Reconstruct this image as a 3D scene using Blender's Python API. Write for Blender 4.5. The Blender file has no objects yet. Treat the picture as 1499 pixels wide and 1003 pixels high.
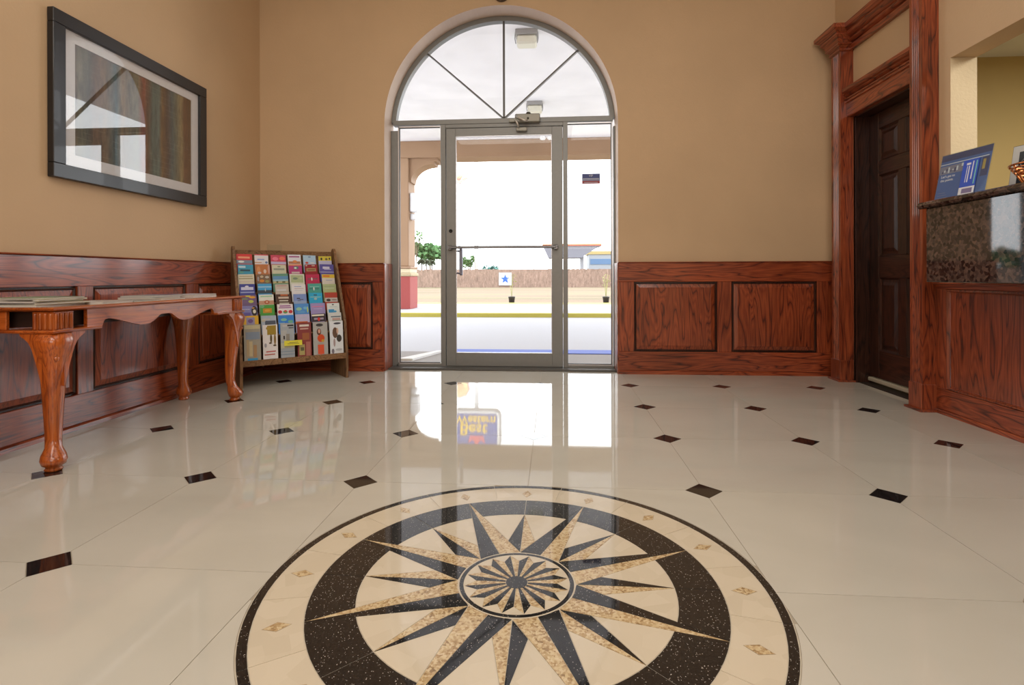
import bpy, bmesh, math, random
from mathutils import Vector, Matrix
random.seed(7)
PI = math.pi
C = bpy.context.scene.collection
SC = bpy.context.scene

# ------------------------------------------------------------------ camera
CAMH = 0.85
YAW, ROLL, FPX = 0.0751, -0.0025, 798.9
fw = Vector((-math.sin(YAW), math.cos(YAW), 0)); rt = Vector((math.cos(YAW), math.sin(YAW), 0)); up = Vector((0, 0, 1))
r_ = rt*math.cos(ROLL) + up*math.sin(ROLL); u_ = up*math.cos(ROLL) - rt*math.sin(ROLL)
cd = bpy.data.cameras.new('camera'); cam = bpy.data.objects.new('camera', cd); C.objects.link(cam)
M = Matrix((r_, u_, -fw)).transposed().to_4x4(); M.translation = Vector((0, 0, CAMH)); cam.matrix_world = M
cd.sensor_width = 36; cd.sensor_fit = 'HORIZONTAL'; cd.lens = 36*FPX/1499
cd.shift_y = -(501.5-404.6)/1499; cd.clip_start = 0.02; cd.clip_end = 600
SC.camera = cam

# ------------------------------------------------------------------ world, lamps, exposure
w = bpy.data.worlds.new('sky'); SC.world = w; w.use_nodes = True
bg = w.node_tree.nodes['Background']; bg.inputs[0].default_value = (0.93, 0.97, 1.0, 1); bg.inputs[1].default_value = 5.0
SC.view_settings.view_transform = 'Standard'; SC.view_settings.look = 'None'
SC.view_settings.exposure = 0; SC.view_settings.gamma = 1; SC.view_settings.use_curve_mapping = False
def area(name, loc, sx, sy, power, col=(1, .955, .89), rot=(0, 0, 0), spread=180):
    l = bpy.data.lights.new(name, 'AREA'); l.shape = 'RECTANGLE'; l.size = sx; l.size_y = sy; l.energy = power; l.color = col; l.spread = math.radians(spread)
    o = bpy.data.objects.new(name, l); o.location = loc; o.rotation_euler = rot; C.objects.link(o); return o
area('ceiling_lamp', (-0.15, 2.2, 3.86), 4.4, 2.4, 40)
area('ceiling_lamp', (-0.9, -1.2, 3.86), 2.4, 2.0, 80)
area('ceiling_lamp', (1.2, -1.2, 3.86), 1.6, 1.6, 40)
area('lobby_lamp', (-0.3, -3.0, 2.3), 3.6, 1.6, 66, (1, .96, .9), (math.radians(82), 0, 0))
area('office_lamp', (4.0, 2.6, 2.68), 1.4, 1.4, 85, (1, .95, .82))

# ------------------------------------------------------------------ helpers
class MB:
    """collects faces (world coordinates) with material slots"""
    def __init__(s): s.v = []; s.f = []; s.m = []; s.sm = []
    def add(s, vs, fs, m=0, smooth=False):
        b = len(s.v); s.v += [tuple(p) for p in vs]
        for f in fs: s.f.append(tuple(b+i for i in f)); s.m.append(m); s.sm.append(smooth)
    def box(s, a, b, m=0, T=None):
        x0, y0, z0 = a; x1, y1, z1 = b
        vs = [(x0,y0,z0),(x1,y0,z0),(x1,y1,z0),(x0,y1,z0),(x0,y0,z1),(x1,y0,z1),(x1,y1,z1),(x0,y1,z1)]
        if T: vs = [T(p) for p in vs]
        s.add(vs, [(0,3,2,1),(4,5,6,7),(0,1,5,4),(1,2,6,5),(2,3,7,6),(3,0,4,7)], m)
    def cbox(s, a, b, c=.003, m=0, T=None):
        """box with chamfered edges"""
        x0,y0,z0 = a; x1,y1,z1 = b
        bm = bmesh.new(); bmesh.ops.create_cube(bm, size=1)
        for v in bm.verts: v.co = Vector((x0+(v.co.x+.5)*(x1-x0), y0+(v.co.y+.5)*(y1-y0), z0+(v.co.z+.5)*(z1-z0)))
        c = min(c, .45*min(abs(x1-x0), abs(y1-y0), abs(z1-z0)))
        bmesh.ops.bevel(bm, geom=bm.edges[:], offset=c, segments=1, affect='EDGES')
        s.frombm(bm, m, T)
    def frombm(s, bm, m=0, T=None, smooth=False):
        bm.verts.index_update(); vs = [v.co.copy() for v in bm.verts]
        if T: vs = [T(p) for p in vs]
        s.add(vs, [[v.index for v in f.verts] for f in bm.faces], m, smooth); bm.free()
    def prism(s, poly, lo, hi, axis='z', m=0, T=None):
        n = len(poly)
        def P(p, h):
            return {'z': (p[0], p[1], h), 'y': (p[0], h, p[1]), 'x': (h, p[0], p[1])}[axis]
        vs = [P(p, lo) for p in poly]+[P(p, hi) for p in poly]
        if T: vs = [T(p) for p in vs]
        fs = [tuple(range(n-1, -1, -1)), tuple(range(n, 2*n))]+[(i, (i+1) % n, n+(i+1) % n, n+i) for i in range(n)]
        s.add(vs, fs, m)
    def loft(s, rings, m=0, smooth=True, cap=True):
        n = len(rings[0]); b = []
        vs = [p for r in rings for p in r]; fs = []
        for k in range(len(rings)-1):
            for i in range(n): fs.append((k*n+i, k*n+(i+1) % n, (k+1)*n+(i+1) % n, (k+1)*n+i))
        if cap: fs += [tuple(range(n-1, -1, -1)), tuple(range((len(rings)-1)*n, len(rings)*n))]
        s.add(vs, fs, m, smooth)
    def lathe(s, c, prof, seg=24, m=0, axis='z', smooth=True):
        rings = []
        for r, h in prof:
            ring = []
            for i in range(seg):
                a = 2*PI*i/seg; q = (r*math.cos(a), r*math.sin(a))
                ring.append({'z': (c[0]+q[0], c[1]+q[1], c[2]+h), 'y': (c[0]+q[0], c[1]+h, c[2]+q[1]), 'x': (c[0]+h, c[1]+q[0], c[2]+q[1])}[axis])
            rings.append(ring)
        s.loft(rings, m, smooth)
    def tube(s, pts, r, seg=8, m=0):
        pts = [Vector(p) for p in pts]; rings = []
        for i, p in enumerate(pts):
            d = (pts[min(i+1, len(pts)-1)]-pts[max(i-1, 0)]).normalized()
            a = Vector((0, 0, 1)) if abs(d.z) < .9 else Vector((1, 0, 0))
            e1 = d.cross(a).normalized(); e2 = d.cross(e1)
            rings.append([p+e1*r*math.cos(2*PI*k/seg)+e2*r*math.sin(2*PI*k/seg) for k in range(seg)])
        s.loft(rings, m)
    def build(s, name, mats, parent=None, label=None, kind=None):
        if not isinstance(mats, (list, tuple)): mats = [mats]
        off = Vector(parent.get('_w', (0, 0, 0))) if parent else Vector((0, 0, 0))
        if parent is None:
            xs = [v[0] for v in s.v]; ys = [v[1] for v in s.v]; zs = [v[2] for v in s.v]
            off = Vector(((min(xs)+max(xs))/2, (min(ys)+max(ys))/2, min(zs)))
        elif True:
            xs = [v[0] for v in s.v]; ys = [v[1] for v in s.v]; zs = [v[2] for v in s.v]
            own = Vector(((min(xs)+max(xs))/2, (min(ys)+max(ys))/2, min(zs)))
            loc = own-off; off = own
        me = bpy.data.meshes.new(name); me.from_pydata([tuple(Vector(v)-off) for v in s.v], [], s.f)
        for mt in mats: me.materials.append(mt)
        for p, mi, sm in zip(me.polygons, s.m, s.sm): p.material_index = mi; p.use_smooth = sm
        bm = bmesh.new(); bm.from_mesh(me); bmesh.ops.recalc_face_normals(bm, faces=bm.faces); bm.to_mesh(me); bm.free()
        o = bpy.data.objects.new(name, me); C.objects.link(o)
        if parent: o.parent = parent; o.location = loc
        else: o.location = off
        o['_w'] = tuple(off)
        if label: o['label'] = label
        if kind: o['kind'] = kind
        return o
def tag(o, label=None, cat=None, group=None, kind=None):
    for k, v in (('label', label), ('category', cat), ('group', group), ('kind', kind)):
        if v: o[k] = v
    return o
def thing(name, loc, label=None, cat=None, group=None, kind=None):
    o = bpy.data.objects.new(name, None); o.empty_display_size = .1; o.location = loc; o['_w'] = tuple(loc); C.objects.link(o)
    return tag(o, label, cat, group, kind)
def shrink(poly, g):
    n = len(poly); A = sum(poly[i][0]*poly[(i+1) % n][1]-poly[(i+1) % n][0]*poly[i][1] for i in range(n))
    if A < 0: poly = poly[::-1]
    out = []
    for i in range(n):
        p0, p1, p2 = Vector(poly[i-1]), Vector(poly[i]), Vector(poly[(i+1) % n])
        d1 = (p1-p0).normalized(); d2 = (p2-p1).normalized()
        n1 = Vector((-d1.y, d1.x)); n2 = Vector((-d2.y, d2.x)); k = 1+n1.dot(n2)
        b = (n1+n2)/max(k, .12); out.append(tuple(p1+b*g))
    return out
def clip(poly, a, b, c):       # keep a*x+b*y<=c
    out = []
    for i in range(len(poly)):
        p, q = poly[i], poly[(i+1) % len(poly)]; fp = a*p[0]+b*p[1]-c; fq = a*q[0]+b*q[1]-c
        if fp <= 0: out.append(p)
        if fp*fq < 0: t = fp/(fp-fq); out.append((p[0]+(q[0]-p[0])*t, p[1]+(q[1]-p[1])*t))
    return out

# ------------------------------------------------------------------ materials
def newmat(name):
    m = bpy.data.materials.new(name); m.use_nodes = True; nt = m.node_tree; return m, nt, nt.nodes['Principled BSDF']
def setp(b, **k):
    names = dict(col='Base Color', rough='Roughness', metal='Metallic', ior='IOR', coat='Coat Weight', coatr='Coat Roughness', spec='Specular IOR Level', emis='Emission Color', est='Emission Strength', trans='Transmission Weight', alpha='Alpha')
    for a, v in k.items():
        if a in ('col', 'emis') and len(v) == 3: v = (*v, 1)
        b.inputs[names[a]].default_value = v
_c = {}
def plain(col, rough=.5, metal=0, coat=0, name='paint', **k):
    key = (tuple(col), rough, metal, coat, tuple(sorted(k.items())))
    if key not in _c:
        m, nt, b = newmat(name); setp(b, col=col, rough=rough, metal=metal, coat=coat, **k)
        # faint procedural variation so that nothing is a dead flat colour
        n = nt.nodes.new('ShaderNodeTexNoise'); n.inputs['Scale'].default_value = 35; n.inputs['Detail'].default_value = 3
        mx = nt.nodes.new('ShaderNodeMix'); mx.data_type = 'RGBA'; mx.blend_type = 'MULTIPLY'; mx.inputs[0].default_value = .12
        mx.inputs[6].default_value = (*col, 1); nt.links.new(n.outputs['Fac'], mx.inputs[7]); nt.links.new(mx.outputs[2], b.inputs['Base Color'])
        tc = nt.nodes.new('ShaderNodeTexCoord'); nt.links.new(tc.outputs['Object'], n.inputs['Vector'])
        _c[key] = m
    return _c[key]
def ramp(nt, stops, interp='LINEAR'):
    r = nt.nodes.new('ShaderNodeValToRGB'); r.color_ramp.interpolation = interp
    e = r.color_ramp.elements
    while len(e) < len(stops): e.new(.5)
    for el, (p, c) in zip(e, stops): el.position = p; el.color = (*c, 1) if len(c) == 3 else c
    return r
def math_(nt, op, a, b=None):
    n = nt.nodes.new('ShaderNodeMath'); n.operation = op
    for i, v in enumerate((a, b)):
        if v is None: continue
        if hasattr(v, 'links'): nt.links.new(v, n.inputs[i])
        else: n.inputs[i].default_value = v
    return n.outputs[0]
def offs_coords(nt):
    tc = nt.nodes.new('ShaderNodeTexCoord'); oi = nt.nodes.new('ShaderNodeObjectInfo')
    mul = nt.nodes.new('ShaderNodeVectorMath'); mul.operation = 'SCALE'; mul.inputs[0].default_value = (7.3, 11.1, 5.7)
    nt.links.new(oi.outputs['Random'], mul.inputs['Scale'])
    ad = nt.nodes.new('ShaderNodeVectorMath'); ad.operation = 'ADD'
    nt.links.new(tc.outputs['Object'], ad.inputs[0]); nt.links.new(mul.outputs[0], ad.inputs[1]); return ad.outputs[0]
def noise(nt, vec, scale, detail=3, dist=0, rough=.5, vscale=None):
    if vscale:
        mp = nt.nodes.new('ShaderNodeMapping'); mp.inputs['Scale'].default_value = vscale; nt.links.new(vec, mp.inputs['Vector']); vec = mp.outputs[0]
    n = nt.nodes.new('ShaderNodeTexNoise'); n.inputs['Scale'].default_value = scale; n.inputs['Detail'].default_value = detail
    n.inputs['Distortion'].default_value = dist; n.inputs['Roughness'].default_value = rough; nt.links.new(vec, n.inputs['Vector']); return n.outputs['Fac']
PAL = {'oak': ((.07, .014, .007), (.235, .042, .014), (.35, .075, .024), .2, .75),
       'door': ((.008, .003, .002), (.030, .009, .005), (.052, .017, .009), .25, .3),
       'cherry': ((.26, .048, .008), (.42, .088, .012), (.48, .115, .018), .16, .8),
       'rack': ((.13, .06, .025), (.24, .125, .055), (.30, .165, .075), .4, .1),
       'fence': ((.16, .10, .075), (.27, .185, .145), (.35, .25, .20), .8, 0)}
def wood(kind, axis):
    key = (kind, axis)
    if key in _c: return _c[key]
    dark, mid, light, rough, coat = PAL[kind]
    m, nt, b = newmat('%s_wood' % kind); v = offs_coords(nt)
    def vs(al, ac): return tuple(al if axis == a else ac for a in 'xyz')
    g = noise(nt, v, 1, 2.5, .35, .5, vs(.8, 6.5))
    f = math_(nt, 'PINGPONG', math_(nt, 'MULTIPLY', g, 11.0), .5)
    rings = ramp(nt, [(0, dark), (.16, mid), (.6, light), (1, mid)]); nt.links.new(math_(nt, 'MULTIPLY', f, 2.0), rings.inputs[0])
    fine = noise(nt, v, 1, 3, 0, .6, vs(4, 150))
    fr = ramp(nt, [(.36, (.42, .36, .34)), (.52, (1, 1, 1))]); nt.links.new(fine, fr.inputs[0])
    mx = nt.nodes.new('ShaderNodeMix'); mx.data_type = 'RGBA'; mx.blend_type = 'MULTIPLY'; mx.inputs[0].default_value = .75
    nt.links.new(rings.outputs[0], mx.inputs[6]); nt.links.new(fr.outputs[0], mx.inputs[7])
    big = noise(nt, v, 1.7, 2); br = ramp(nt, [(.3, (.72, .72, .72)), (.7, (1.1, 1.1, 1.1))]); nt.links.new(big, br.inputs[0])
    m2 = nt.nodes.new('ShaderNodeMix'); m2.data_type = 'RGBA'; m2.blend_type = 'MULTIPLY'; m2.inputs[0].default_value = 1
    nt.links.new(mx.outputs[2], m2.inputs[6]); nt.links.new(br.outputs[0], m2.inputs[7]); nt.links.new(m2.outputs[2], b.inputs['Base Color'])
    setp(b, rough=rough+.15, coat=coat, coatr=rough*.6, spec=.35)
    bp = nt.nodes.new('ShaderNodeBump'); bp.inputs['Strength'].default_value = .12; bp.inputs['Distance'].default_value = .002
    nt.links.new(fine, bp.inputs['Height']); nt.links.new(bp.outputs[0], b.inputs['Normal'])
    _c[key] = m; return m
def plaster(name, col, bump=.25):
    m, nt, b = newmat(name); v = nt.nodes.new('ShaderNodeTexCoord').outputs['Object']
    n = noise(nt, v, 55, 4, .3, .55); n2 = noise(nt, v, 1.2, 3)
    r = ramp(nt, [(.3, tuple(c*.94 for c in col)), (.7, tuple(min(1, c*1.05) for c in col))]); nt.links.new(n2, r.inputs[0]); nt.links.new(r.outputs[0], b.inputs['Base Color'])
    bp = nt.nodes.new('ShaderNodeBump'); bp.inputs['Strength'].default_value = bump; bp.inputs['Distance'].default_value = .004
    nt.links.new(n, bp.inputs['Height']); nt.links.new(bp.outputs[0], b.inputs['Normal']); setp(b, rough=.62, spec=.3); return m
def stone(name, base, cols, scale, rough, ior=1.5, spark=None, vein=None):
    m, nt, b = newmat(name); v = offs_coords(nt)
    vo = nt.nodes.new('ShaderNodeTexVoronoi'); vo.inputs['Scale'].default_value = scale; nt.links.new(v, vo.inputs['Vector'])
    sp = nt.nodes.new('ShaderNodeSeparateColor'); nt.links.new(vo.outputs['Color'], sp.inputs[0])
    n = noise(nt, v, scale*.12, 3)
    s = math_(nt, 'ADD', math_(nt, 'MULTIPLY', sp.outputs[0], .65), math_(nt, 'MULTIPLY', n, .4))
    r = ramp(nt, cols); nt.links.new(s, r.inputs[0]); out = r.outputs[0]
    if spark:
        v2 = nt.nodes.new('ShaderNodeTexVoronoi'); v2.inputs['Scale'].default_value = scale*1.6; nt.links.new(v, v2.inputs['Vector'])
        s2 = nt.nodes.new('ShaderNodeSeparateColor'); nt.links.new(v2.outputs['Color'], s2.inputs[0])
        g = math_(nt, 'GREATER_THAN', s2.outputs[1], .985)
        mx = nt.nodes.new('ShaderNodeMix'); mx.data_type = 'RGBA'; mx.inputs[7].default_value = (*spark, 1)
        nt.links.new(g, mx.inputs[0]); nt.links.new(out, mx.inputs[6]); out = mx.outputs[2]
    nt.links.new(out, b.inputs['Base Color']); setp(b, rough=rough, ior=ior); return m
m_tile, nt, b = newmat('cream_porcelain')
v = offs_coords(nt); n1 = noise(nt, v, 1, 4, .5, .5, (1.4, 2.5, 1)); r1 = ramp(nt, [(.3, (.455, .43, .37)), (.5, (.485, .46, .40)), (.75, (.51, .485, .425))])
nt.links.new(n1, r1.inputs[0]); nt.links.new(r1.outputs[0], b.inputs['Base Color']); setp(b, rough=.03, ior=1.46)
m_grout = plain((.34, .29, .22), .7, name='grout')
m_dot = stone('black_granite_inset', 0, [(0, (.004, .004, .005)), (.8, (.014, .013, .013)), (1, (.05, .045, .04))], 260, .04, 1.5)
m_galaxy = stone('black_galaxy_granite', 0, [(0, (.004, .004, .005)), (.7, (.011, .0105, .011)), (1, (.04, .034, .03))], 380, .04, 1.55, spark=(.42, .38, .33))
m_gold = stone('gold_granite', 0, [(0, (.10, .055, .03)), (.3, (.36, .24, .12)), (.6, (.52, .40, .23)), (1, (.60, .50, .34))], 170, .05, 1.5)
m_cream = stone('cream_marble', 0, [(0, (.51, .44, .335)), (.5, (.545, .475, .365)), (1, (.575, .505, .395))], 18, .05, 1.5)
m_brown = stone('brown_granite', 0, [(0, (.008, .008, .009)), (.3, (.010, .009, .009)), (.5, (.05, .034, .029)), (.75, (.09, .058, .046)), (.93, (.12, .07, .05)), (.97, (.22, .10, .05)), (1, (.16, .14, .15))], 62, .04, 1.6)
m_wall = plaster('tan_plaster', (.555, .388, .235))
m_office = plaster('ochre_plaster', (.50, .38, .17), .1)
m_ceil = plaster('white_ceiling', (.72, .72, .68), .1)
m_jamb = plaster('pale_plaster', (.66, .54, .36), .5)
m_reveal = plaster('reveal_plaster', (.72, .58, .48), .2)
m_alu = plain((.235, .238, .23), .42, .35, name='grey_aluminium')
m_bead = plain((.75, .76, .8), .25, .6, name='bright_bead')
m_blk = plain((.012, .012, .012), .4, name='black_rubber')
m_dark = plain((.02, .012, .008), .6, name='dark_void')
m_fblack = plain((.008, .008, .010), .35, 0, .15, name='black_lacquer')
m_white = plain((.8, .8, .8), .5, name='white_paint')
m_mat = plain((.72, .72, .74), .7, name='white_mat_board')
def glassmat(name, ior=1.45, tint=(1, 1, 1), mul=1.0):
    m = bpy.data.materials.new(name); m.use_nodes = True; nt = m.node_tree; nt.nodes.clear()
    o = nt.nodes.new('ShaderNodeOutputMaterial'); mx = nt.nodes.new('ShaderNodeMixShader'); lw = nt.nodes.new('ShaderNodeLayerWeight'); lw.inputs[0].default_value = .5; f0 = ((ior-1)/(ior+1))**2
    f = nt.nodes.new('ShaderNodeMath'); f.operation = 'MULTIPLY_ADD'; f.inputs[1].default_value = 1-f0; f.inputs[2].default_value = f0; nt.links.new(math_(nt, 'POWER', lw.outputs['Facing'], 5.0), f.inputs[0])
    t = nt.nodes.new('ShaderNodeBsdfTransparent'); t.inputs[0].default_value = (*tint, 1); g = nt.nodes.new('ShaderNodeBsdfGlossy'); g.inputs['Roughness'].default_value = .01
    nt.links.new(f.outputs[0], mx.inputs[0]); nt.links.new(t.outputs[0], mx.inputs[1]); nt.links.new(g.outputs[0], mx.inputs[2]); nt.links.new(mx.outputs[0], o.inputs[0]); return m
m_glass = glassmat('window_glass', 1.3)
m_pglass = glassmat('picture_glass', 1.7)
m_acr = glassmat('acrylic', 1.4, (.93, .96, .96))

# ------------------------------------------------------------------ room shell
XL, XR, YB, YF, ZC = -2.69, 2.40, 4.84, -3.2, 3.9
OPX, OPR, OPZ = -.475, 1.045, 2.222          # arched opening: centre, radius, spring height
S = .6958; NX, NY = -.103, 4.2967-4*.6958   # tile side, grid node under the medallion
mb = MB(); mb.box((XL-.1, YF-.1, -.12), (XR+.16, 5.12, -.0016)); floor = mb.build('floor', m_grout, kind='structure')
tile_z = (-.01, 0)
XT0, XT1, YT0, YT1 = XL, XR+.02, YF, 4.88
HD = .073
def rect_clip(p):
    p = clip(p, -1, 0, -XT0); p = clip(p, 1, 0, XT1); p = clip(p, 0, -1, -YT0); return clip(p, 0, 1, YT1)
RM = .700
for i in range(-4, 4):
    for j in range(-8, 5):
        x0, y0 = NX+i*S, NY+j*S; x1, y1 = x0+S, y0+S
        if x1 <= XT0+.01 or x0 >= XT1-.01 or y1 <= YT0+.01 or y0 >= YT1-.01: continue
        nocorner = {(1, 0), (-1, 0), (0, 1), (0, -1), (0, 0)}
        poly = []
        cs = [((i, j), x0, y0, 1, 1), ((i+1, j), x1, y0, -1, 1), ((i+1, j+1), x1, y1, -1, -1), ((i, j+1), x0, y1, 1, -1)]
        if i in (-1, 0) and j in (-1, 0):
            # the tile around the medallion: square corner minus a quarter disc
            sx, sy = (1 if i == 0 else -1), (1 if j == 0 else -1)
            arc = [(NX+sx*RM*math.cos(a), NY+sy*RM*math.sin(a)) for a in [math.radians(11+68*k/22) for k in range(23)]]
            fx, fy = NX+sx*S, NY+sy*S
            poly = [(fx, arc[0][1])]+arc+[(arc[-1][0], fy), (fx-sx*HD, fy), (fx, fy-sy*HD)]
            poly = [(min(max(p[0], x0), x1), min(max(p[1], y0), y1)) for p in poly]
            mb = MB(); mb.prism(shrink(poly, .0011), *tile_z)
            mb.build('tile', m_tile, floor); continue
        for n_, cx, cy, ax, ay in cs:
            if n_ in nocorner: poly.append((cx, cy))
            elif ax*ay > 0: poly += [(cx, cy+ay*HD), (cx+ax*HD, cy)] 
            else: poly += [(cx+ax*HD, cy), (cx, cy+ay*HD)]
        poly = rect_clip(poly)
        mb = MB(); mb.prism(shrink(poly, .0011), *tile_z); mb.build('tile', m_tile, floor)
for i in range(-4, 5):
    for j in range(-7, 6):
        if (abs(i)+abs(j)) <= 1: continue
        cx, cy = NX+i*S, NY+j*S
        if not (XT0+.02 < cx < XT1-.02 and YT0+.02 < cy < YT1-.02): continue
        p = rect_clip([(cx-HD, cy), (cx, cy-HD), (cx+HD, cy), (cx, cy+HD)])
        mb = MB(); mb.prism(shrink(p, .0012), *tile_z); mb.build('inset_tile', m_dot, floor)
mb = MB(); mb.box((XL-.1, YF-.1, ZC), (XR+.16, 5.12, ZC+.1)); mb.build('ceiling', m_ceil, kind='structure')
mb = MB(); mb.box((XL-.15, YF-.1, -.01), (XL, 5.12, ZC)); mb.build('wall_left', m_wall, kind='structure')
mb = MB(); mb.box((XL, YF-.1, -.01), (XR+.15, YF, ZC)); mb.build('wall_front', m_wall, kind='structure')
arc = [(OPX-OPR*math.cos(PI*k/64), OPZ+OPR*math.sin(PI*k/64)) for k in range(65)]
outl = [(XL, -.01), (XL, ZC), (XR+.15, ZC), (XR+.15, -.01), (OPX+OPR, -.01)]+arc[::-1]+[(OPX-OPR, -.01)]
mb = MB(); mb.prism(outl, YB, 5.12, 'y')
# the reveal of the arch gets a paler plaster colour than the wall
for k, f in enumerate(mb.f):
    if len(f) == 4 and 4 <= k-2 <= 4+len(arc): mb.m[k] = 1
wb = mb.build('wall_back', [m_wall, m_reveal], kind='structure')
DY0, DY1, DZ = 3.71, 4.54, 2.12              # side door opening
OY0, OY1, OZ0, OZ1 = 1.1, 3.49, 1.226, 2.165   # reception opening
mb = MB()
mb.prism([(OY1, -.01), (OY1, ZC), (YB, ZC), (YB, -.01), (DY1, -.01), (DY1, DZ), (DY0, DZ), (DY0, -.01)], XR, XR+.15, 'x')
mb.box((XR, OY0, -.01), (XR+.15, OY1, 1.226)); mb.box((XR, OY0, OZ1), (XR+.15, OY1, ZC)); mb.box((XR, YF, -.01), (XR+.15, OY0, ZC))
mb.build('wall_right', m_wall, kind='structure')
mb = MB(); mb.box((XR-.0008, OY1-.0008, OZ0), (XR+.1505, OY1+.0, OZ1)); mb.build('trim_1', m_jamb, kind='structure')
# office behind the reception
mb = MB(); mb.box((XR+.15, 5.0, -.01), (5.7, 5.12, 2.9)); mb.build('wall_office_back', m_office, kind='structure')
mb = MB(); mb.box((5.6, YF, -.01), (5.7, 5.0, 2.9)); mb.build('wall_office_right', m_office, kind='structure')
mb = MB(); mb.box((XR+.15, YF-.1, -.01), (5.7, YF, 2.9)); mb.build('wall_office_front', m_office, kind='structure')
mb = MB(); mb.box((XR+.15, YF, 2.73), (5.6, 5.0, 2.83)); mb.build('ceiling_office', m_ceil, kind='structure')
mb = MB(); mb.box((XR+.16, YF, -.1), (5.6, 5.0, 0)); mb.build('floor_office', m_grout, kind='structure')

# ------------------------------------------------------------------ wainscot
def wainscot(name, o, u, n, L, panels, top=.965, ends=(0, 0), grain='y'):
    """o: origin on the plaster plane; u along the wall; n into the room"""
    o = Vector(o); u = Vector(u); n = Vector(n)
    def T(p): return o+u*p[0]+n*p[1]+Vector((0, 0, p[2]))
    t = .04; root = thing(name, o+u*(L/2), kind='structure')
    wu, wz = wood('oak', grain), wood('oak', 'z')
    def part(nm, a, b, mt, c=.003):
        m = MB(); m.cbox(a, b, c, T=T); return m.build(nm, mt, root)
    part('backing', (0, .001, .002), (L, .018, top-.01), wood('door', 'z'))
    part('bottom_rail', (0, .018, .03), (L, t, .195), wu); part('top_rail', (0, .018, .80), (L, t, top), wu)
    m = MB(); pr = [(.018, top), (.018, top+.008), (t+.004, top+.008), (t+.007, top+.004), (t+.004, top)]
    m.prism([(p[0], p[1]) for p in pr], 0, L, 'x', T=T); m.build('cap_moulding', wu, root)
    m = MB(); m.prism([(.018, 0), (.018, .03), (t+.004, .03), (t+.014, .022), (t+.016, 0)], 0, L, 'x', T=T); m.build('shoe_moulding', wu, root)
    e = 0
    for a, b in panels+[(L, L)]:
        if a-e > .004: part('stile', (e, .018, .195), (a, t, .80), wz)
        e = b
    for a, b in panels:
        g = .008; a2, b2, z0, z1 = a+g, b-g, .195+g, .80-g; w1 = .012; w2 = .042
        R = lambda d, y: [T((a2+d, y, z0+d)), T((b2-d, y, z0+d)), T((b2-d, y, z1-d)), T((a2+d, y, z1-d))]
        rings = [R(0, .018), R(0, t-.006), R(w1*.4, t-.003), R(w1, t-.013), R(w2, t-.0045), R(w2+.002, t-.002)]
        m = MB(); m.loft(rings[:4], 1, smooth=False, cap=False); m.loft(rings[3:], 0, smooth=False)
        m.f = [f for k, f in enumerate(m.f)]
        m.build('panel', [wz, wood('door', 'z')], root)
    return root
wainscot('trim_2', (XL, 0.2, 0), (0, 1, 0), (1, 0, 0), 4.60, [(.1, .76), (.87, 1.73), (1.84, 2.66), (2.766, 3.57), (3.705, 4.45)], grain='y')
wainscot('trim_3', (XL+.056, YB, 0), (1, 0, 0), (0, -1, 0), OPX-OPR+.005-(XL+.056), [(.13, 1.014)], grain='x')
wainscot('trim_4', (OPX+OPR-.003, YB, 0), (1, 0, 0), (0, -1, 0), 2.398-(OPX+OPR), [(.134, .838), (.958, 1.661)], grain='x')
for nm, xa, xb in (('trim_5', OPX-OPR, OPX-OPR+.012), ('trim_6', OPX+OPR-.012, OPX+OPR)):
    m = MB(); m.cbox((xa-.001, 4.80, .0), (xb+.001, 5.035, .968), .002); m.build(nm, wood('oak', 'z'), kind='structure')

# ------------------------------------------------------------------ side door and casing
def ring_prism(mb, x0, x1, y0, y1, prof, ends=True):
    """moulding swept round a column (x0 front ... wall at x1) : prof list of (offset, z)"""
    rings = []
    for off, z in prof: rings.append([(x1, y0-off, z), (x0-off, y0-off, z), (x0-off, y1+off, z), (x1, y1+off, z)])
    mb.loft(rings, smooth=False)
def pilaster(name, y0, y1, label=None):
    root = thing(name, ((2.30+XR)/2, (y0+y1)/2, 0), kind='structure')
    wz = wood('oak', 'z'); wy = wood('oak', 'y')
    # fluted shaft
    xs = [2.30]; pts = [(XR, y0), (2.30, y0)]
    wdt = y1-y0; nfl = 4; edge = wdt*.2; fl = (wdt-2*edge)/nfl
    for k in range(nfl):
        a = y0+edge+k*fl
        for q in range(5): pts.append((2.30+.011*math.sin(PI*q/4), a+fl*.12+fl*.76*q/4))
    pts += [(2.30, y1), (XR, y1)]
    m = MB(); m.prism(pts, .17, 2.66, 'z'); m.build('fluted_shaft', wz, root)
    m = MB(); m.cbox((2.290, y0-.004, .0), (XR, y1+.004, .17), .004); m.build('plinth_block', wz, root)
    m = MB(); m.prism([(2.27, y0-.02), (2.276, y0-.026), (XR, y0-.026), (XR, y1+.015), (2.27, y1+.015)], 0, .014, 'z'); m.build('shoe_moulding', wy, root)
    m = MB(); ring_prism(m, 2.30, XR, y0, y1, [(0, 2.645), (.014, 2.652), (.014, 2.668), (.004, 2.672), (.022, 2.69), (.034, 2.694), (.034, 2.706), (.028, 2.71), (.044, 2.742), (.062, 2.76), (.062, 2.772), (.056, 2.775), (.088, 2.80), (.096, 2.803), (.096, 2.835)])
    m.build('capital', wy, root)
pilaster('trim_7', 4.56, 4.70); pilaster('trim_8', 3.59, 3.71)
root = thing('trim_9', (2.35, 4.17, 2.12), kind='structure')
wy = wood('oak', 'y')
def crown(nm, prof, ya, yb):
    m = MB(); m.prism(prof, 0, 1, 'z')
    mm = MB(); mm.prism([(XR-p[0], p[1]) for p in prof], ya, yb, 'y'); mm.build(nm, wy, root)
crown('header_board', [(0, 2.12), (.045, 2.12), (.05, 2.125), (.05, 2.225), (.062, 2.232), (.062, 2.25), (0, 2.25)], 3.71, 4.56)
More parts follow.
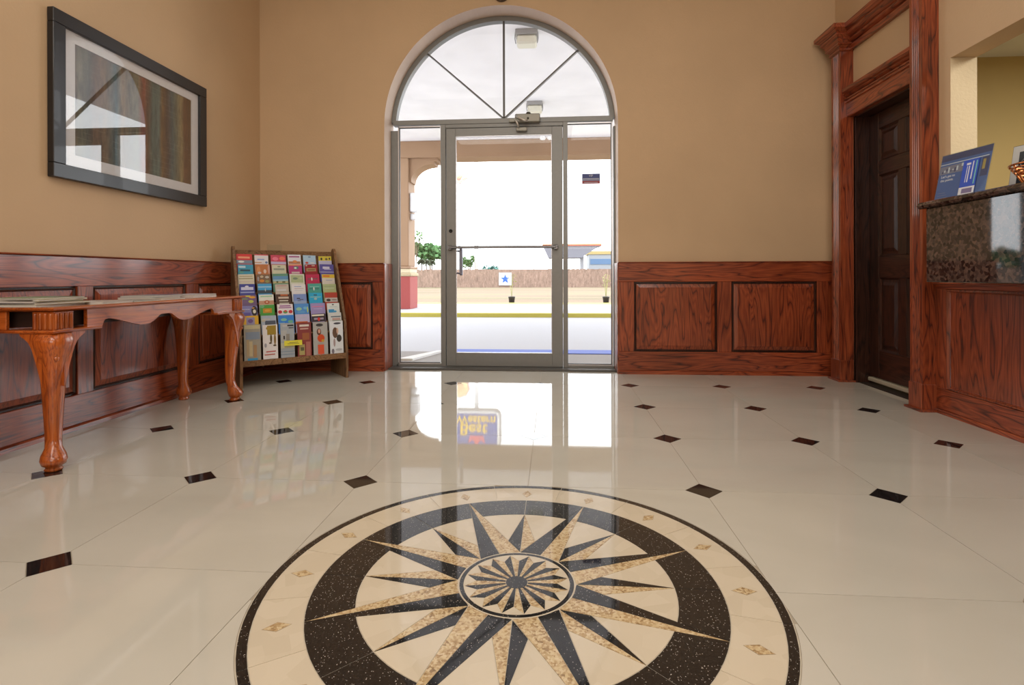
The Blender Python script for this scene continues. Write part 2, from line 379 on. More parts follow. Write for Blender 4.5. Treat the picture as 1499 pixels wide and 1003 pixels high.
crown('header_moulding', [(0, 2.25), (.072, 2.25), (.076, 2.258), (.05, 2.262), (.05, 2.27), (.07, 2.285), (.078, 2.29), (.06, 2.295), (.09, 2.315), (.094, 2.335), (0, 2.335)], 3.71, 4.56)
crown('upper_crown', [(0, 2.655), (.03, 2.655), (.034, 2.69), (.022, 2.694), (.022, 2.702), (.05, 2.718), (.056, 2.724), (.044, 2.730), (.044, 2.738), (.078, 2.758), (.088, 2.775), (.076, 2.780), (.11, 2.80), (.115, 2.83), (0, 2.83)], 3.71, 4.56)
crown('jamb_board', [(0, 0), (-.15, 0), (-.15, .001), (-.15, 2.12), (0, 2.12)], 4.541, 4.559)
mm = MB(); mm.box((XR+.0, DY1-.012, .0), (XR+.16, DY1+.001, DZ)); mm.build('jamb', wood('door', 'z'), root)
mm = MB(); mm.box((XR+.0, DY0-.001, .0), (XR+.16, DY0+.012, DZ)); mm.build('jamb', wood('door', 'z'), root)
mm = MB(); mm.box((XR+.0, DY0, DZ-.012), (XR+.16, DY1, DZ+.001)); mm.build('head_jamb', wood('door', 'y'), root)
# six panel door leaf
dr = thing('door_2', (2.525, 4.17, .05), kind='structure')
dx = 2.505; dz, dyy = wood('door', 'z'), wood('door', 'y')
Ya, Yb = DY0+.014, DY1-.014; st = .115; mid = .09; Wd = Yb-Ya
cols = [(Ya+st, (Ya+Yb-mid)/2), ((Ya+Yb+mid)/2, Yb-st)]
rows = [(.27, .83), (1.00, 1.62), (1.73, 1.98)]
def dpart(nm, a, b, mt): m = MB(); m.cbox(a, b, .003); return m.build(nm, mt, dr)
dpart('stile', (dx, Ya, .055), (dx+.04, Ya+st, 2.105), dz); dpart('stile', (dx, Yb-st, .055), (dx+.04, Yb, 2.105), dz)
for a, b in ((.055, .27), (.83, 1.0), (1.62, 1.73), (1.98, 2.105)): dpart('rail', (dx, Ya+st, a), (dx+.04, Yb-st, b), dyy)
for a, b in rows:
    dpart('mullion', (dx, cols[0][1], a), (dx+.04, cols[1][0], b), dz)
    for c, d in cols:
        R = lambda q, x: [(x, c+q, a+q), (x, d-q, a+q), (x, d-q, b-q), (x, c+q, b-q)]
        m = MB(); m.loft([R(0, dx+.035), R(0, dx+.006), R(.014, dx+.016), R(.03, dx+.014), R(.055, dx+.004), R(.057, dx+.004)], smooth=False)
        m.build('panel', dz, dr)
m = MB(); m.lathe((dx-.0, Ya+.055, .98), [(.026, 0), (.026, -.008), (.012, -.012), (.012, -.035), (.028, -.05), (.028, -.065), (.015, -.074)], 20, axis='x'); m.build('door_knob', plain((.35, .25, .12), .25, 1, name='brass'), dr)
mt_thr = plain((.62, .58, .45), .35, .3, name='pale_metal')
m = MB(); m.cbox((dx-.02, Ya, .018), (dx+.045, Yb, .05), .006); m.build('threshold_sweep', mt_thr, dr, label='pale metal sweep strip along the door foot')
m = MB(); m.box((XR+.021, DY0, -.001), (XR+.16, DY1, .004)); m.build('trim_10', m_dark, kind='structure')

# ------------------------------------------------------------------ right wall base panelling under the counter
def low_panels():
    root = thing('trim_11', (2.39, 2.0, 0), kind='structure')
    L = 4.3; y1 = 3.62
    def T(p): return Vector((XR-p[1], y1-p[0], p[2]))
    wu, wz = wood('oak', 'y'), wood('oak', 'z'); t = .022
    def part(nm, a, b, mt): m = MB(); m.cbox(a, b, .0025, T=T); m.build(nm, mt, root)
    top = .805
    part('backing', (0, .0005, 0), (L, .006, top), wz)
    part('bottom_rail', (0, .006, .025), (L, t, .155), wu); part('top_rail', (0, .006, .765), (L, t, top), wu)
    m = MB(); m.prism([(.006, 0), (.006, .025), (t+.006, .025), (t+.012, .018), (t+.013, 0)], 0, L, 'x', T=T); m.build('shoe_moulding', wu, root)
    m = MB(); m.prism([(.006, .79), (.006, .806), (t+.02, .806), (t+.02, .797), (t+.006, .79)], 0, L, 'x', T=T); m.build('cap_moulding', wu, root)
    ps = [(.12, .98), (1.10, 1.96), (2.08, 2.94), (3.06, 4.18)]; e = 0
    for a, b in ps+[(L, L)]: part('stile', (e, .006, .155), (a, t, .765), wz); e = b
    for a, b in ps:
        a2, b2, z0, z1 = a+.004, b-.004, .159, .761
        R = lambda d, y: [T((a2+d, y, z0+d)), T((b2-d, y, z0+d)), T((b2-d, y, z1-d)), T((a2+d, y, z1-d))]
        m = MB(); m.loft([R(0, .006), R(0, t+.003), R(.006, t+.004), R(.014, t-.010), R(.018, t-.011), R(.02, t-.009)], smooth=False); m.build('panel', wz, root)
low_panels()

# ------------------------------------------------------------------ reception counter
ct = thing('reception_counter', (2.4, 2.4, .807), 'brown speckled granite reception counter projecting from the right wall above the wood panels', 'counter')
m = MB(); m.cbox((2.11, 1.15, .812), (XR-.001, 3.262, 1.226), .003); m.build('front_slab', m_brown, ct, label='polished brown granite front slab')
pr = [(2.092, 1.2262), (2.079, 1.231), (2.072, 1.243), (2.079, 1.257), (2.092, 1.264), (2.80, 1.264), (2.80, 1.2262)]
m = MB(); m.prism(pr, 1.12, 3.285, 'y'); 
m.build('counter_top', m_brown, ct, label='granite top with rounded overhanging edge')

# ------------------------------------------------------------------ storefront: arch window and door
YG = 5.04
wn = thing('window_1', (OPX, YG+.03, 0), kind='structure')
def fr(nm, a, b, par=None, mt=None, c=.002): m = MB(); m.cbox(a, b, c); return m.build(nm, mt or m_alu, par or wn)
gl, gr, ml, mr = -1.441, .540, (-1.047, -1.000), (.094, .136)
fr('jamb', (-1.519, YG, .0), (gl-.012, YG+.07, OPZ)); fr('jamb', (gr+.012, YG, .0), (.569, YG+.07, OPZ))
fr('mullion', (ml[0], YG, .0), (ml[1], YG+.07, 2.272)); fr('mullion', (mr[0], YG, .0), (mr[1], YG+.07, 2.272))
fr('transom', (-1.50, YG-.002, 2.272), (.55, YG+.072, 2.317))
fr('door_head', (ml[1], YG+.004, 2.238), (mr[0], YG+.07, 2.272))
for a, b in ((gl-.03, ml[0]), (mr[1], gr+.03)): fr('sill', (a, YG, 0), (b, YG+.07, .03))
Rg = 1.0
# curved frame of the fanlight
m = MB(); Ro, Ri = OPR-.002, OPR-.045; zc = OPZ
zs = math.asin((2.30-zc)/Ro)
def A(k, R, n=64): a = zs+(PI-2*zs)*k/n; return (OPX+R*math.cos(a), zc+R*math.sin(a))
m.loft([[(A(k, Ro)[0], YG, A(k, Ro)[1]), (A(k, Ri)[0], YG, A(k, Ri)[1]), (A(k, Ri)[0], YG+.07, A(k, Ri)[1]), (A(k, Ro)[0], YG+.07, A(k, Ro)[1])] for k in range(65)], smooth=False)
m.build('arch_frame', m_alu, wn)
hub = (-.452, 2.317)
def spoke(x, z, wd=.011):
    d = Vector((x-hub[0], z-hub[1])).normalized(); p = Vector((-d.y, d.x))*wd*.5; a = Vector(hub); e = Vector((x, z))
    m = MB(); m.prism([tuple(a-p), tuple(e-p), tuple(e+p), tuple(a+p)], YG+.012, YG+.05, 'y'); m.build('muntin', plain((.10, .095, .09), .4, .5, name='dark_metal'), wn)
def circ_hit(ang):
    dx_, dz_ = math.cos(ang), math.sin(ang); t = 0
    while (hub[0]+dx_*t-OPX)**2+(hub[1]+dz_*t-zc)**2 < (Ri+.004)**2: t += .002
    return hub[0]+dx_*t, hub[1]+dz_*t
for ang in (math.atan2(2.95-2.317, -1.177+.452), PI/2, math.atan2(2.946-2.317, .248+.452)): spoke(*circ_hit(ang), wd=.018 if ang == PI/2 else .013)
angs = [0.0, math.atan2(2.946-2.317, .248+.452), PI/2, math.atan2(2.95-2.317, -1.177+.452), PI]
for k in range(4):
    pts = [hub]+[circ_hit(angs[k]+(angs[k+1]-angs[k])*q/10) for q in range(11)]
    pts = shrink(pts, .003); m = MB(); m.prism(pts, YG+.028, YG+.034, 'y'); m.build('pane', m_glass, wn)
for a, b in ((gl, ml[0]), (mr[1], gr)):
    m = MB(); m.box((a-.012, YG+.028, .025), (b+.002, YG+.034, 2.274)); m.build('pane', m_glass, wn)
    # glazing beads: bright line, black gasket
    for q, mt_, wdt in ((0, m_bead, .010), (1, m_blk, .006)):
        o_ = q*.010; m = MB()
        x0, x1, z0, z1 = a-.012+o_, b-o_, .030+o_, 2.262-o_
        y0, y1 = (YG+.006, YG+.027) if q == 0 else (YG+.012, YG+.0275)
        sides = [((x0, y0, z0), (x1, y1, z0+wdt)), ((x0, y0, z1-wdt), (x1, y1, z1)), ((x0, y0, z0), (x0+wdt, y1, z1))]
        if a > 0: sides[2] = ((x1+.006-wdt, y0, z0), (x1+.006, y1, z1))
        for p, q_ in sides: m.box(p, q_)
        m.build('glazing_bead', mt_, wn)
m = MB(); m.cbox((-1.505, 4.885, 0.0), (.556, YG+.1, .012), .003); m.box((-1.50, 4.90, .012), (.55, 4.912, .016)); m.build('threshold', plain((.13, .125, .115), .45, .6, name='dark_aluminium'), wn)
d1 = thing('door_1', (-.45, YG+.03, .012), kind='structure')
def df(nm, a, b, mt=None, label=None): m = MB(); m.cbox(a, b, .002); return m.build(nm, mt or m_alu, d1, label=label)
df('stile', (-.996, YG+.008, .014), (-.906, YG+.052, 2.234)); df('stile', (-.008, YG+.008, .014), (.090, YG+.052, 2.234))
df('bottom_rail', (-.906, YG+.008, .014), (-.008, YG+.052, .133)); df('top_rail', (-.906, YG+.008, 2.160), (-.008, YG+.052, 2.234))
m = MB(); m.box((-.907, YG+.027, .132), (-.007, YG+.033, 2.161)); m.build('pane', m_glass, d1)
for a, b in (((-.906, YG+.004, .133), (-.008, YG+.026, .141)), ((-.906, YG+.004, 2.152), (-.008, YG+.026, 2.160)), ((-.906, YG+.004, .141), (-.899, YG+.026, 2.152)), ((-.015, YG+.004, .141), (-.008, YG+.026, 2.152))): df('glazing_bead', a, b, m_bead)
m = MB(); m.cbox((-.965, YG-.045, 1.108), (.03, YG-.018, 1.132), .006); m.cbox((-.975, YG-.04, 1.095), (-.935, YG+.01, 1.14), .005); m.cbox((.005, YG-.04, 1.095), (.045, YG+.01, 1.14), .005)
m.build('push_bar', plain((.2, .2, .21), .35, .8, name='bar_metal'), d1, label='slim grey push bar')
m = MB(); m.cbox((-.885, YG+.07, .86), (-.855, YG+.10, 1.115), .006); m.tube([(-.93, YG+.05, .88), (-.93, YG+.085, .88), (-.87, YG+.085, .88)], .008); m.tube([(-.93, YG+.05, 1.09), (-.93, YG+.085, 1.09), (-.87, YG+.085, 1.09)], .008)
m.build('pull_handle', plain((.16, .16, .2), .35, .7, name='handle_metal'), d1)
m = MB(); m.lathe((-.953, YG+.008, 1.275), [(.017, 0), (.017, -.006), (.012, -.008), (.012, -.004)], 20, axis='y'); m.build('lock_cylinder', plain((.05, .05, .05), .3, .9, name='lock'), d1)
# door closer
dcm = plain((.30, .29, .25), .42, .4, name='closer_paint')
cl = thing('door_closer', (-.22, YG-.03, 2.25), 'grey metal door closer with folding arm above the glass entrance door', 'door closer')
m = MB(); m.cbox((-.345, YG-.055, 2.262), (-.115, YG-.003, 2.340), .008); m.cbox((-.40, YG-.035, 2.270), (-.345, YG-.003, 2.30), .004); m.build('body', dcm, cl)
m = MB(); m.lathe((-.222, YG-.03, 2.338), [(.022, 0), (.022, .012), (.014, .02)], 16); m.build('pivot_cap', plain((.08, .075, .065), .4, .5, name='cap'), cl)
m = MB(); m.lathe((-.225, YG-.055, 2.295), [(.010, 0), (.010, -.006)], 12, axis='y'); m.build('adjusting_screw', plain((.08, .075, .065), .4, .5, name='cap'), cl)
m = MB(); m.tube([(-.335, YG-.062, 2.318), (-.30, YG-.085, 2.29), (-.26, YG-.095, 2.268), (-.225, YG-.085, 2.262)], .011); m.build('arm', plain((.62, .6, .55), .3, .7, name='arm_metal'), cl)
m = MB(); m.tube([(-.345, YG-.065, 2.295), (-.32, YG-.06, 2.245), (-.31, YG-.05, 2.215)], .010); m.build('arm', plain((.62, .6, .55), .3, .7, name='arm_metal'), cl)
m = MB(); m.cbox((-.335, YG-.04, 2.185), (-.235, YG+.008, 2.222), .006); m.build('arm_shoe', dcm, cl)
# sticker on the sidelight
stk = thing('window_sticker', (.345, YG+.026, 1.75), 'small blue and red sticker stuck on the right sidelight glass', 'sticker')
sx0, sx1, sz0, sz1 = .268, .433, 1.700, 1.795
m = MB(); m.box((sx0, YG+.0262, sz0), (sx1, YG+.0275, sz1)); m.build('sticker_sheet', plain((.03, .05, .22), .4, name='navy_vinyl'), stk)
m = MB(); m.box((sx0, YG+.0256, sz0), (sx1, YG+.0262, sz0+.027)); m.build('red_band', plain((.30, .03, .04), .4, name='red_vinyl'), stk)
m = MB()
for z in (.033, .045): m.box((sx0+.008, YG+.0256, sz0+z), (sx1-.008, YG+.0262, sz0+z+.006))
m.box((sx0+.02, YG+.0250, sz0+.011), (sx1-.02, YG+.0256, sz0+.015)); m.build('print_lines', plain((.55, .6, .7), .5, name='pale_print'), stk)
def text(body, loc, rot, size, mat, parent, name, ext=.001, align='CENTER', sx=1, bold=0):
    cu = bpy.data.curves.new(name, 'FONT'); cu.body = body; cu.size = size; cu.extrude = ext; cu.offset = bold; cu.align_x = align; cu.align_y = 'CENTER'
    to = bpy.data.objects.new(name+'_tmp', cu); C.objects.link(to)
    dg = bpy.context.evaluated_depsgraph_get(); me = bpy.data.meshes.new_from_object(to.evaluated_get(dg)); bpy.data.objects.remove(to)
    for v_ in me.vertices: v_.co.x *= sx
    me.materials.clear(); me.materials.append(mat); o = bpy.data.objects.new(name, me); C.objects.link(o)
    o.rotation_euler = rot if not isinstance(rot, Matrix) else rot.to_euler()
    if parent: o.parent = parent; o.location = Vector(loc)-Vector(parent['_w'])
    else: o.location = loc
    return o
text('VIP', (.350, YG+.0254, sz0+.074), (PI/2, 0, 0), .028, plain((.7, .72, .8), .5, name='white_print'), stk, 'lettering', .0004)

# ------------------------------------------------------------------ floor medallion
md = thing('floor_medallion', (NX, NY, -.002), 'round inlaid stone compass star medallion set in the cream tile floor', 'floor medallion')
def ar(r, a0, a1, n): return [(NX+r*math.cos(math.radians(a0+(a1-a0)*k/n)), NY+r*math.sin(math.radians(a0+(a1-a0)*k/n))) for k in range(n+1)]
def pp(r, a): return (NX+r*math.cos(math.radians(a)), NY+r*math.sin(math.radians(a)))
def piece(nm, poly, mt, g=.0010, hi=0.0, par=None, lo=-.01):
    m = MB(); m.prism(shrink(poly, g), lo, hi); return m.build(nm, mt, par or md)
R0, R1, R2, R3, R4, R5, R6 = .698, .674, .5535, .4305, .162, .1475, .031
m = MB(); m.prism(ar(R0+.002, 0, 360*63/64, 63), -.012, -.0012); m.build('setting_bed', plain((.52, .46, .36), .5, name='joint_filler'), md)
mt_line = plain((.55, .5, .42), .3, .2, name='metal_strip')
def meet(p, q, r):      # point on segment p->q at radius r
    lo_, hi_ = 0., 1.
    f_ = lambda t: math.hypot(p[0]+(q[0]-p[0])*t-NX, p[1]+(q[1]-p[1])*t-NY)-r
    s0 = f_(0)
    for _ in range(40):
        mid_ = (lo_+hi_)/2
        if f_(mid_)*s0 > 0: lo_ = mid_
        else: hi_ = mid_
    t = (lo_+hi_)/2; return (p[0]+(q[0]-p[0])*t, p[1]+(q[1]-p[1])*t)
def seg_x(a, b, c, d):
    a, b, c, d = map(Vector, (a, b, c, d)); r = b-a; s = d-c; t = ((c-a).x*s.y-(c-a).y*s.x)/(r.x*s.y-r.y*s.x); return tuple(a+r*t)
for k in range(16):
    a = 22.5*k
    piece('outer_ring_segment', ar(R0, a-11.25, a+11.25, 6)+ar(R1, a+11.25, a-11.25, 6), m_galaxy)
    piece('cream_ring_segment', ar(R1, a-11.25, a+11.25, 6)+ar(R2, a+11.25, a-11.25, 6), m_cream)
    rm = (R1+R2)/2+.001; c, s_ = math.cos(math.radians(a)), math.sin(math.radians(a))
    D = [(NX+c*(rm+u)-s_*v_, NY+s_*(rm+u)+c*v_) for u, v_ in ((.032, 0), (0, .018), (-.032, 0), (0, -.018))]
    piece('diamond_frame', [(NX+c*(rm+u)-s_*v_, NY+s_*(rm+u)+c*v_) for u, v_ in ((.0345, 0), (0, .0198), (-.0345, 0), (0, -.0198))], plain((.30, .24, .16), .3, name='dark_joint'), 0, .0002)
    piece('diamond', D, m_gold, 0, .0004)
for k in range(8):
    tl = 22.5+45*k; ts = 45*k
    tip = pp(.551, tl); bm_, bp_ = pp(R4+.003, tl-22.5), pp(R4+.003, tl+22.5); c0 = [pp(R4, tl)]
    # long point: gold on the clockwise side, black on the other
    piece('long_star_point', [tip, pp(R4+.0005, tl)]+ar(R4+.0005, tl, tl-22.5, 5)[1:-1]+[bm_], m_gold)
    piece('long_star_point', [tip, bp_]+ar(R4+.0005, tl+22.5, tl, 5)[1:-1]+[pp(R4+.0005, tl)], m_galaxy)
    # short point behind, between the long ones tl-45 and tl
    st_ = pp(R3, ts); b0 = pp(R4+.003, ts)
    Pcc = seg_x(st_, pp(R4, ts+22.5), b0, pp(.551, ts+22.5)); Pcw = seg_x(st_, pp(R4, ts-22.5), b0, pp(.551, ts-22.5))
    piece('short_star_point', [st_, b0, Pcw], m_gold); piece('short_star_point', [st_, Pcc, b0], m_galaxy)
    for P_, sg in ((Pcc, 1), (Pcw, -1)):
        tipn = pp(.551, ts+22.5*sg); J = meet(b0, tipn, R3); aj = math.degrees(math.atan2(J[1]-NY, J[0]-NX))
        while aj-ts > 180: aj -= 360
        while aj-ts < -180: aj += 360
        piece('cream_field', [st_, P_, J]+ar(R3, aj, ts, 5)[1:-1], m_cream)
        piece('broad_ring_segment', ar(R3, ts, aj, 5)+ar(R2, ts+22.5*sg, ts, 6), m_galaxy)
mb = MB(); n_ = 64
def annulus(nm, ra, rb, mt, hi):
    m = MB()
    rr = [[(NX+r*math.cos(2*PI*i/n_), NY+r*math.sin(2*PI*i/n_), z) for i in range(n_)] for r, z in ((ra, -.01), (ra, hi), (rb, hi), (rb, -.01))]
    rr.append(rr[0]); m.loft(rr, smooth=False, cap=False); return m.build(nm, mt, md)
annulus('hub_rim', R4+.0005, R4-.003, m_cream, .0001); annulus('hub_ring', R4-.0035, R5, m_galaxy, 0); 
for k in range(16):
    a = 11.25+22.5*k; t_ = pp(.1445, a)
    piece('petal', [t_, pp(R6, a)]+[pp(R6, a-11.25)]+[pp(.113, a-11.25)], m_gold, .0005)
    piece('petal', [t_, pp(.113, a+11.25), pp(R6, a+11.25), pp(R6, a)], m_galaxy, .0005)
    piece('hub_field', [pp(.113, a+11.25), t_]+ar(R5, a, a+22.5, 4)+[pp(.1445, a+22.5)], m_cream, .0004)
m = MB(); m.prism(ar(R6-.001, 0, 360*31/32, 31), -.01, 0); m.build('centre_disc', m_galaxy, md)

# ------------------------------------------------------------------ console table
TY0, TY1, TXF, TXB = 2.205, 3.655, -2.155, -2.625
tb = thing('console_table', (-2.4, 2.92, 0), 'reddish cherry console table with carved cabriole legs and scalloped apron against the left wainscot', 'table')
chz, chy, chx = wood('cherry', 'z'), wood('cherry', 'y'), wood('cherry', 'x')
def sq(cx, cy, r, z, rot=PI/4, n=16, e=.55):
    out = []
    for k in range(n):
        a = 2*PI*k/n; c, s_ = math.cos(a), math.sin(a)
        x = r*math.copysign(abs(c)**e, c); y = r*math.copysign(abs(s_)**e, s_)
        out.append((cx+x*math.cos(rot)-y*math.sin(rot), cy+x*math.sin(rot)+y*math.cos(rot), z))
    return out
def cab_leg(cx, cy, sx, sy):
    # outward diagonal offset (d), half width (r)
    prof = [(0, .028, .014), (.006, .032, .014), (.012, .030, .016), (.02, .026, .018), (.03, .040, .020), (.05, .046, .020), (.07, .042, .014), (.10, .029, .004), (.14, .026, -.004), (.22, .029, -.004), (.32, .034, .0), (.42, .040, .006), (.50, .048, .010), (.545, .057, .014), (.575, .062, .014), (.60, .058, .004), (.606, .056, .0)]
    m = MB(); m.loft([sq(cx+sx*d, cy+sy*d, r, z, 0 if z > .3 else 0, e=.55 if z > .12 else .8) for z, r, d in prof])
    # knee brackets that run under the apron on both sides
    for ax in (0, 1):
        P = [(0, .606), (.108, .606), (.104, .594), (.085, .582), (.066, .565), (.052, .54), (.040, .505), (.026, .46), (.012, .41), (0, .37)]
        if ax: m.prism([(cy-sy*p[0], p[1]) for p in P], cx+sx*.028, cx+sx*.053, 'x')
        else: m.prism([(cx-sx*p[0], p[1]) for p in P], cy+sy*.028, cy+sy*.053, 'y')
    # carved leaf relief on the knee
    for q in range(5):
        z = .58-.028*q; m.loft([sq(cx+sx*(.052-.004*q)+((q % 2)*2-1)*.010, cy+sy*(.050-.004*q), rr, z+dz_, 0, 8, 1) for rr, dz_ in ((.002, -.016), (.010, -.006), (.011, .004), (.003, .014))])
    return m
for cx, cy, sx, sy in ((TXF-.055, TY0+.055, 1, -1), (TXF-.055, TY1-.055, 1, 1), (TXB+.055, TY0+.055, -1, -1), (TXB+.055, TY1-.055, -1, 1)):
    if sx < 0:
        cx += .012
    cab_leg(cx, cy, sx*(1 if sx > 0 else .4), sy).build('leg', chz, tb)
    # fluted corner block
    bx0, bx1 = cx-.05, cx+.05; by0, by1 = cy-.05, cy+.05
    m = MB(); m.cbox((bx0, by0, .618), (bx1, by1, .70), .002)
    for q in range(4):
        if sx > 0: m.lathe((bx1-.001, by0+.014+.024*q, .622), [(.008, 0), (.009, .004), (.009, .066), (.008, .072)], 8)
        m.lathe((bx0+.014+.024*q, by0+.001 if sy < 0 else by1-.001, .622), [(.008, 0), (.009, .004), (.009, .066), (.008, .072)], 8)
    m.build('corner_block', chz, tb)
    m = MB(); yA, yB = (by0-.012, by1+.145) if sy < 0 else (by0-.20, by1+.012)
    m.cbox((bx0-.012 if sx < 0 else bx0-.09, yA if True else 0, .606), (bx1+.014 if sx > 0 else bx1+.02, yB, .620), .004); m.build('bead_moulding', chy, tb)
# scalloped front apron, traced lobes
ya, yb = TY0+.185, TY1-.112
ye, ym = 2.478, 2.911        # inner end of the near bead, middle of the apron
half = [(0, .616), (.004, .634), (.014, .646), (.035, .650), (.07, .645), (.13, .630), (.19, .612), (.245, .601), (.285, .599), (.32, .606), (.355, .624), (.385, .643), (.395, .647), (.433, .647)]
pts = [(ya, .616)]+[(ye+p[0], p[1]) for p in half]+[(2*ym-ye-p[0], p[1]) for p in half[::-1][1:]]+[(yb, .616)]
def apron(x0, x1, nm='apron'):
    m = MB(); m.prism([(ya, .70)]+pts+[(yb, .70)], x0, x1, 'x'); m.build(nm, chy, tb)
apron(TXF-.030, TXF-.012)
m = MB(); m.box((TXF-.052, TY0+.06, .628), (TXF-.046, TY1-.06, .70)); m.box((TXB+.05, TY0+.058, .628), (TXF-.06, TY0+.064, .70)); m.build('slot_backing', plain((.02, .008, .005), .5, name='slot_shade'), tb)  # near-black boards behind the apron, shade of the slots put into their colour
for y_ in (TY0+.012, TY1-.03):
    m = MB(); m.cbox((TXF-.265, y_, .618), (TXF-.235, y_+.018, .70), .003); m.cbox((TXB+.09, y_+.01, .625), (TXF-.265, y_+.018, .70), .003); m.build('end_apron', chx, tb)
m = MB(); m.cbox((TXB+.005, TY0-.0, .606), (TXF-.1, TY0+.03, .619), .003); m.cbox((TXB+.005, TY1-.03, .606), (TXF-.1, TY1, .619), .003); m.build('end_bead', chx, tb)
# top with ogee edge
m = MB(); prof = [(-.012, .700), (-.004, .703), (.006, .706), (.012, .711), (.012, .716), (.008, .7195), (.004, .7205)]
m.loft([[(TXB-(0 if True else o_), TY0-o_, z), (TXF+o_, TY0-o_, z), (TXF+o_, TY1+o_, z), (TXB, TY1+o_, z)] for o_, z in prof], smooth=False); m.build('table_top', chy, tb)
ZT = .7205
# magazines
def booklet(nm, cx, cy, sx, sy, z, th, rot, cover, label, cat='magazine', stripes=()):
    th_ = th; root = thing(nm, (cx, cy, z), label, cat, 'magazines and papers on the console table')
    c, s_ = math.cos(rot), math.sin(rot)
    def T(p): return Vector((cx+p[0]*c-p[1]*s_, cy+p[0]*s_+p[1]*c, z+p[2]))
    m = MB(); m.box((-sx/2+.001, -sy/2+.001, .0006), (sx/2-.001, sy/2-.001, th-.0006), T=T); m.build('pages', plain((.55, .53, .48), .7, name='paper'), root)
    m = MB(); m.box((-sx/2, -sy/2, th-.0006), (sx/2, sy/2, th), T=T); m.box((-sx/2, -sy/2, 0), (sx/2, sy/2, .0006), T=T); m.box((-sx/2-.0008, -sy/2, 0), (-sx/2, sy/2, th), T=T)
    for k, (a, b, cc) in enumerate(stripes): m.box((-sx/2+.01, -sy/2+sy*a, th), (sx/2-.01, -sy/2+sy*b, th+.0004), k+1, T=T)
    m.build('cover', [plain(cover, .3, name='cover')]+[plain(c_[2], .3, name='cover_print') for c_ in stripes], root)
z0 = ZT
for k, (th, cov, rr, dx_, lb) in enumerate([(.010, (.25, .27, .25), .04, 0, 'grey green magazine at the foot of the near stack on the console table'), (.008, (.5, .42, .12), -.03, .01, 'ochre edged magazine second from the foot of the near stack'), (.007, (.12, .10, .25), .02, -.005, 'dark violet magazine in the middle of the near stack'), (.008, (.6, .5, .2), .06, .006, 'yellow magazine second from the top of the near stack'), (.007, (.10, .16, .06), -.08, -.004, 'green patterned magazine on top of the near stack')]):
    booklet('magazine', -2.35+dx_, 2.335+dx_, .21, .265, z0, th, rr, cov, lb, stripes=[(.1, .5, tuple(min(1, c*1.8+.05) for c in cov))] if k == 4 else ()); z0 += th
booklet('leaflet', -2.285, 2.585, .2, .22, ZT, .010, .1, (.5, .46, .4), 'plain pale grey booklet lying right of the near magazine stack')
booklet('leaflet', -2.28, 2.80, .19, .16, ZT, .006, -.12, (.12, .16, .12), 'dark green and white booklet in the middle of the console table', stripes=[(.1, .35, (.55, .55, .5)), (.5, .6, (.5, .5, .45))])
booklet('leaflet', -2.29, 3.02, .17, .22, ZT, .005, .06, (.55, .5, .4), 'cream booklet between the dark green booklet and the far stack')
booklet('magazine', -2.44, 3.14, .2, .26, ZT, .011, .02, (.45, .45, .42), 'grey magazine at the foot of the far stack', stripes=[(.75, .95, (.1, .15, .35))])
booklet('magazine', -2.44, 3.16, .2, .27, ZT+.0115, .009, .07, (.35, .36, .35), 'grey magazine with blue band on top of the far stack', stripes=[(.75, .95, (.1, .15, .4))])
booklet('leaflet', -2.38, 3.44, .19, .22, ZT, .018, -.05, (.72, .74, .78), 'white brochure bundle with blue edge at the far end of the console table', stripes=[(.0, .12, (.12, .2, .5))])

# ------------------------------------------------------------------ framed picture
pf = thing('framed_picture', (XL+.02, 3.36, 1.39), 'large black framed abstract striped print with white mat on the left wall', 'picture')
Y0, Y1, Z0, Z1 = 2.715, 4.007, 1.39, 2.297; fw_ = .077; xb, xf = XL+.002, XL+.04
for nm, a, b in (('frame_rail', (Y0, Z0), (Y1, Z0+fw_)), ('frame_rail', (Y0, Z1-fw_), (Y1, Z1)), ('frame_stile', (Y0, Z0+fw_), (Y0+fw_, Z1-fw_)), ('frame_stile', (Y1-fw_, Z0+fw_), (Y1, Z1-fw_))):
    m = MB(); m.cbox((xb, a[0], a[1]), (xf, b[0], b[1]), .003); m.build(nm, m_fblack, pf)
m = MB(); ym0, ym1, zm0, zm1 = Y0+fw_, Y1-fw_, Z0+fw_, Z1-fw_
ay0, ay1, az0, az1 = 2.868, 3.858, 1.535, 2.160
for a, b in (((ym0, zm0), (ym1, az0)), ((ym0, az1), (ym1, zm1)), ((ym0, az0), (ay0, az1)), ((ay1, az0), (ym1, az1))): m.box((xb+.012, a[0], a[1]), (xb+.018, b[0], b[1]))
m.build('mat_board', m_mat, pf, label='white mat board')
ma, nt, b = newmat('striped_print'); tc = nt.nodes.new('ShaderNodeTexCoord'); sp = nt.nodes.new('ShaderNodeSeparateXYZ'); nt.links.new(tc.outputs['Object'], sp.inputs[0])
u = math_(nt, 'ADD', sp.outputs['Y'], (ay1-ay0)/2); u = math_(nt, 'DIVIDE', u, ay1-ay0)
ns = noise(nt, tc.outputs['Object'], 1, 3, .5, .5, (1, 9, 2.5)); u2 = math_(nt, 'ADD', u, math_(nt, 'MULTIPLY', math_(nt, 'SUBTRACT', ns, .5), .035))
cols_ = [(0, (.10, .06, .04)), (.03, (.16, .15, .10)), (.10, (.07, .07, .05)), (.14, (.12, .065, .035)), (.22, (.16, .10, .05)), (.30, (.05, .10, .11)), (.35, (.20, .13, .06)), (.41, (.13, .11, .07)), (.47, (.17, .16, .10)), (.52, (.22, .05, .02)), (.57, (.10, .06, .03)), (.61, (.06, .10, .09)), (.67, (.09, .14, .13)), (.70, (.16, .085, .02)), (.745, (.06, .035, .02)), (.80, (.06, .10, .11)), (.85, (.15, .15, .10)), (.895, (.28, .22, .10)), (.93, (.14, .06, .02)), (1, (.10, .05, .015))]
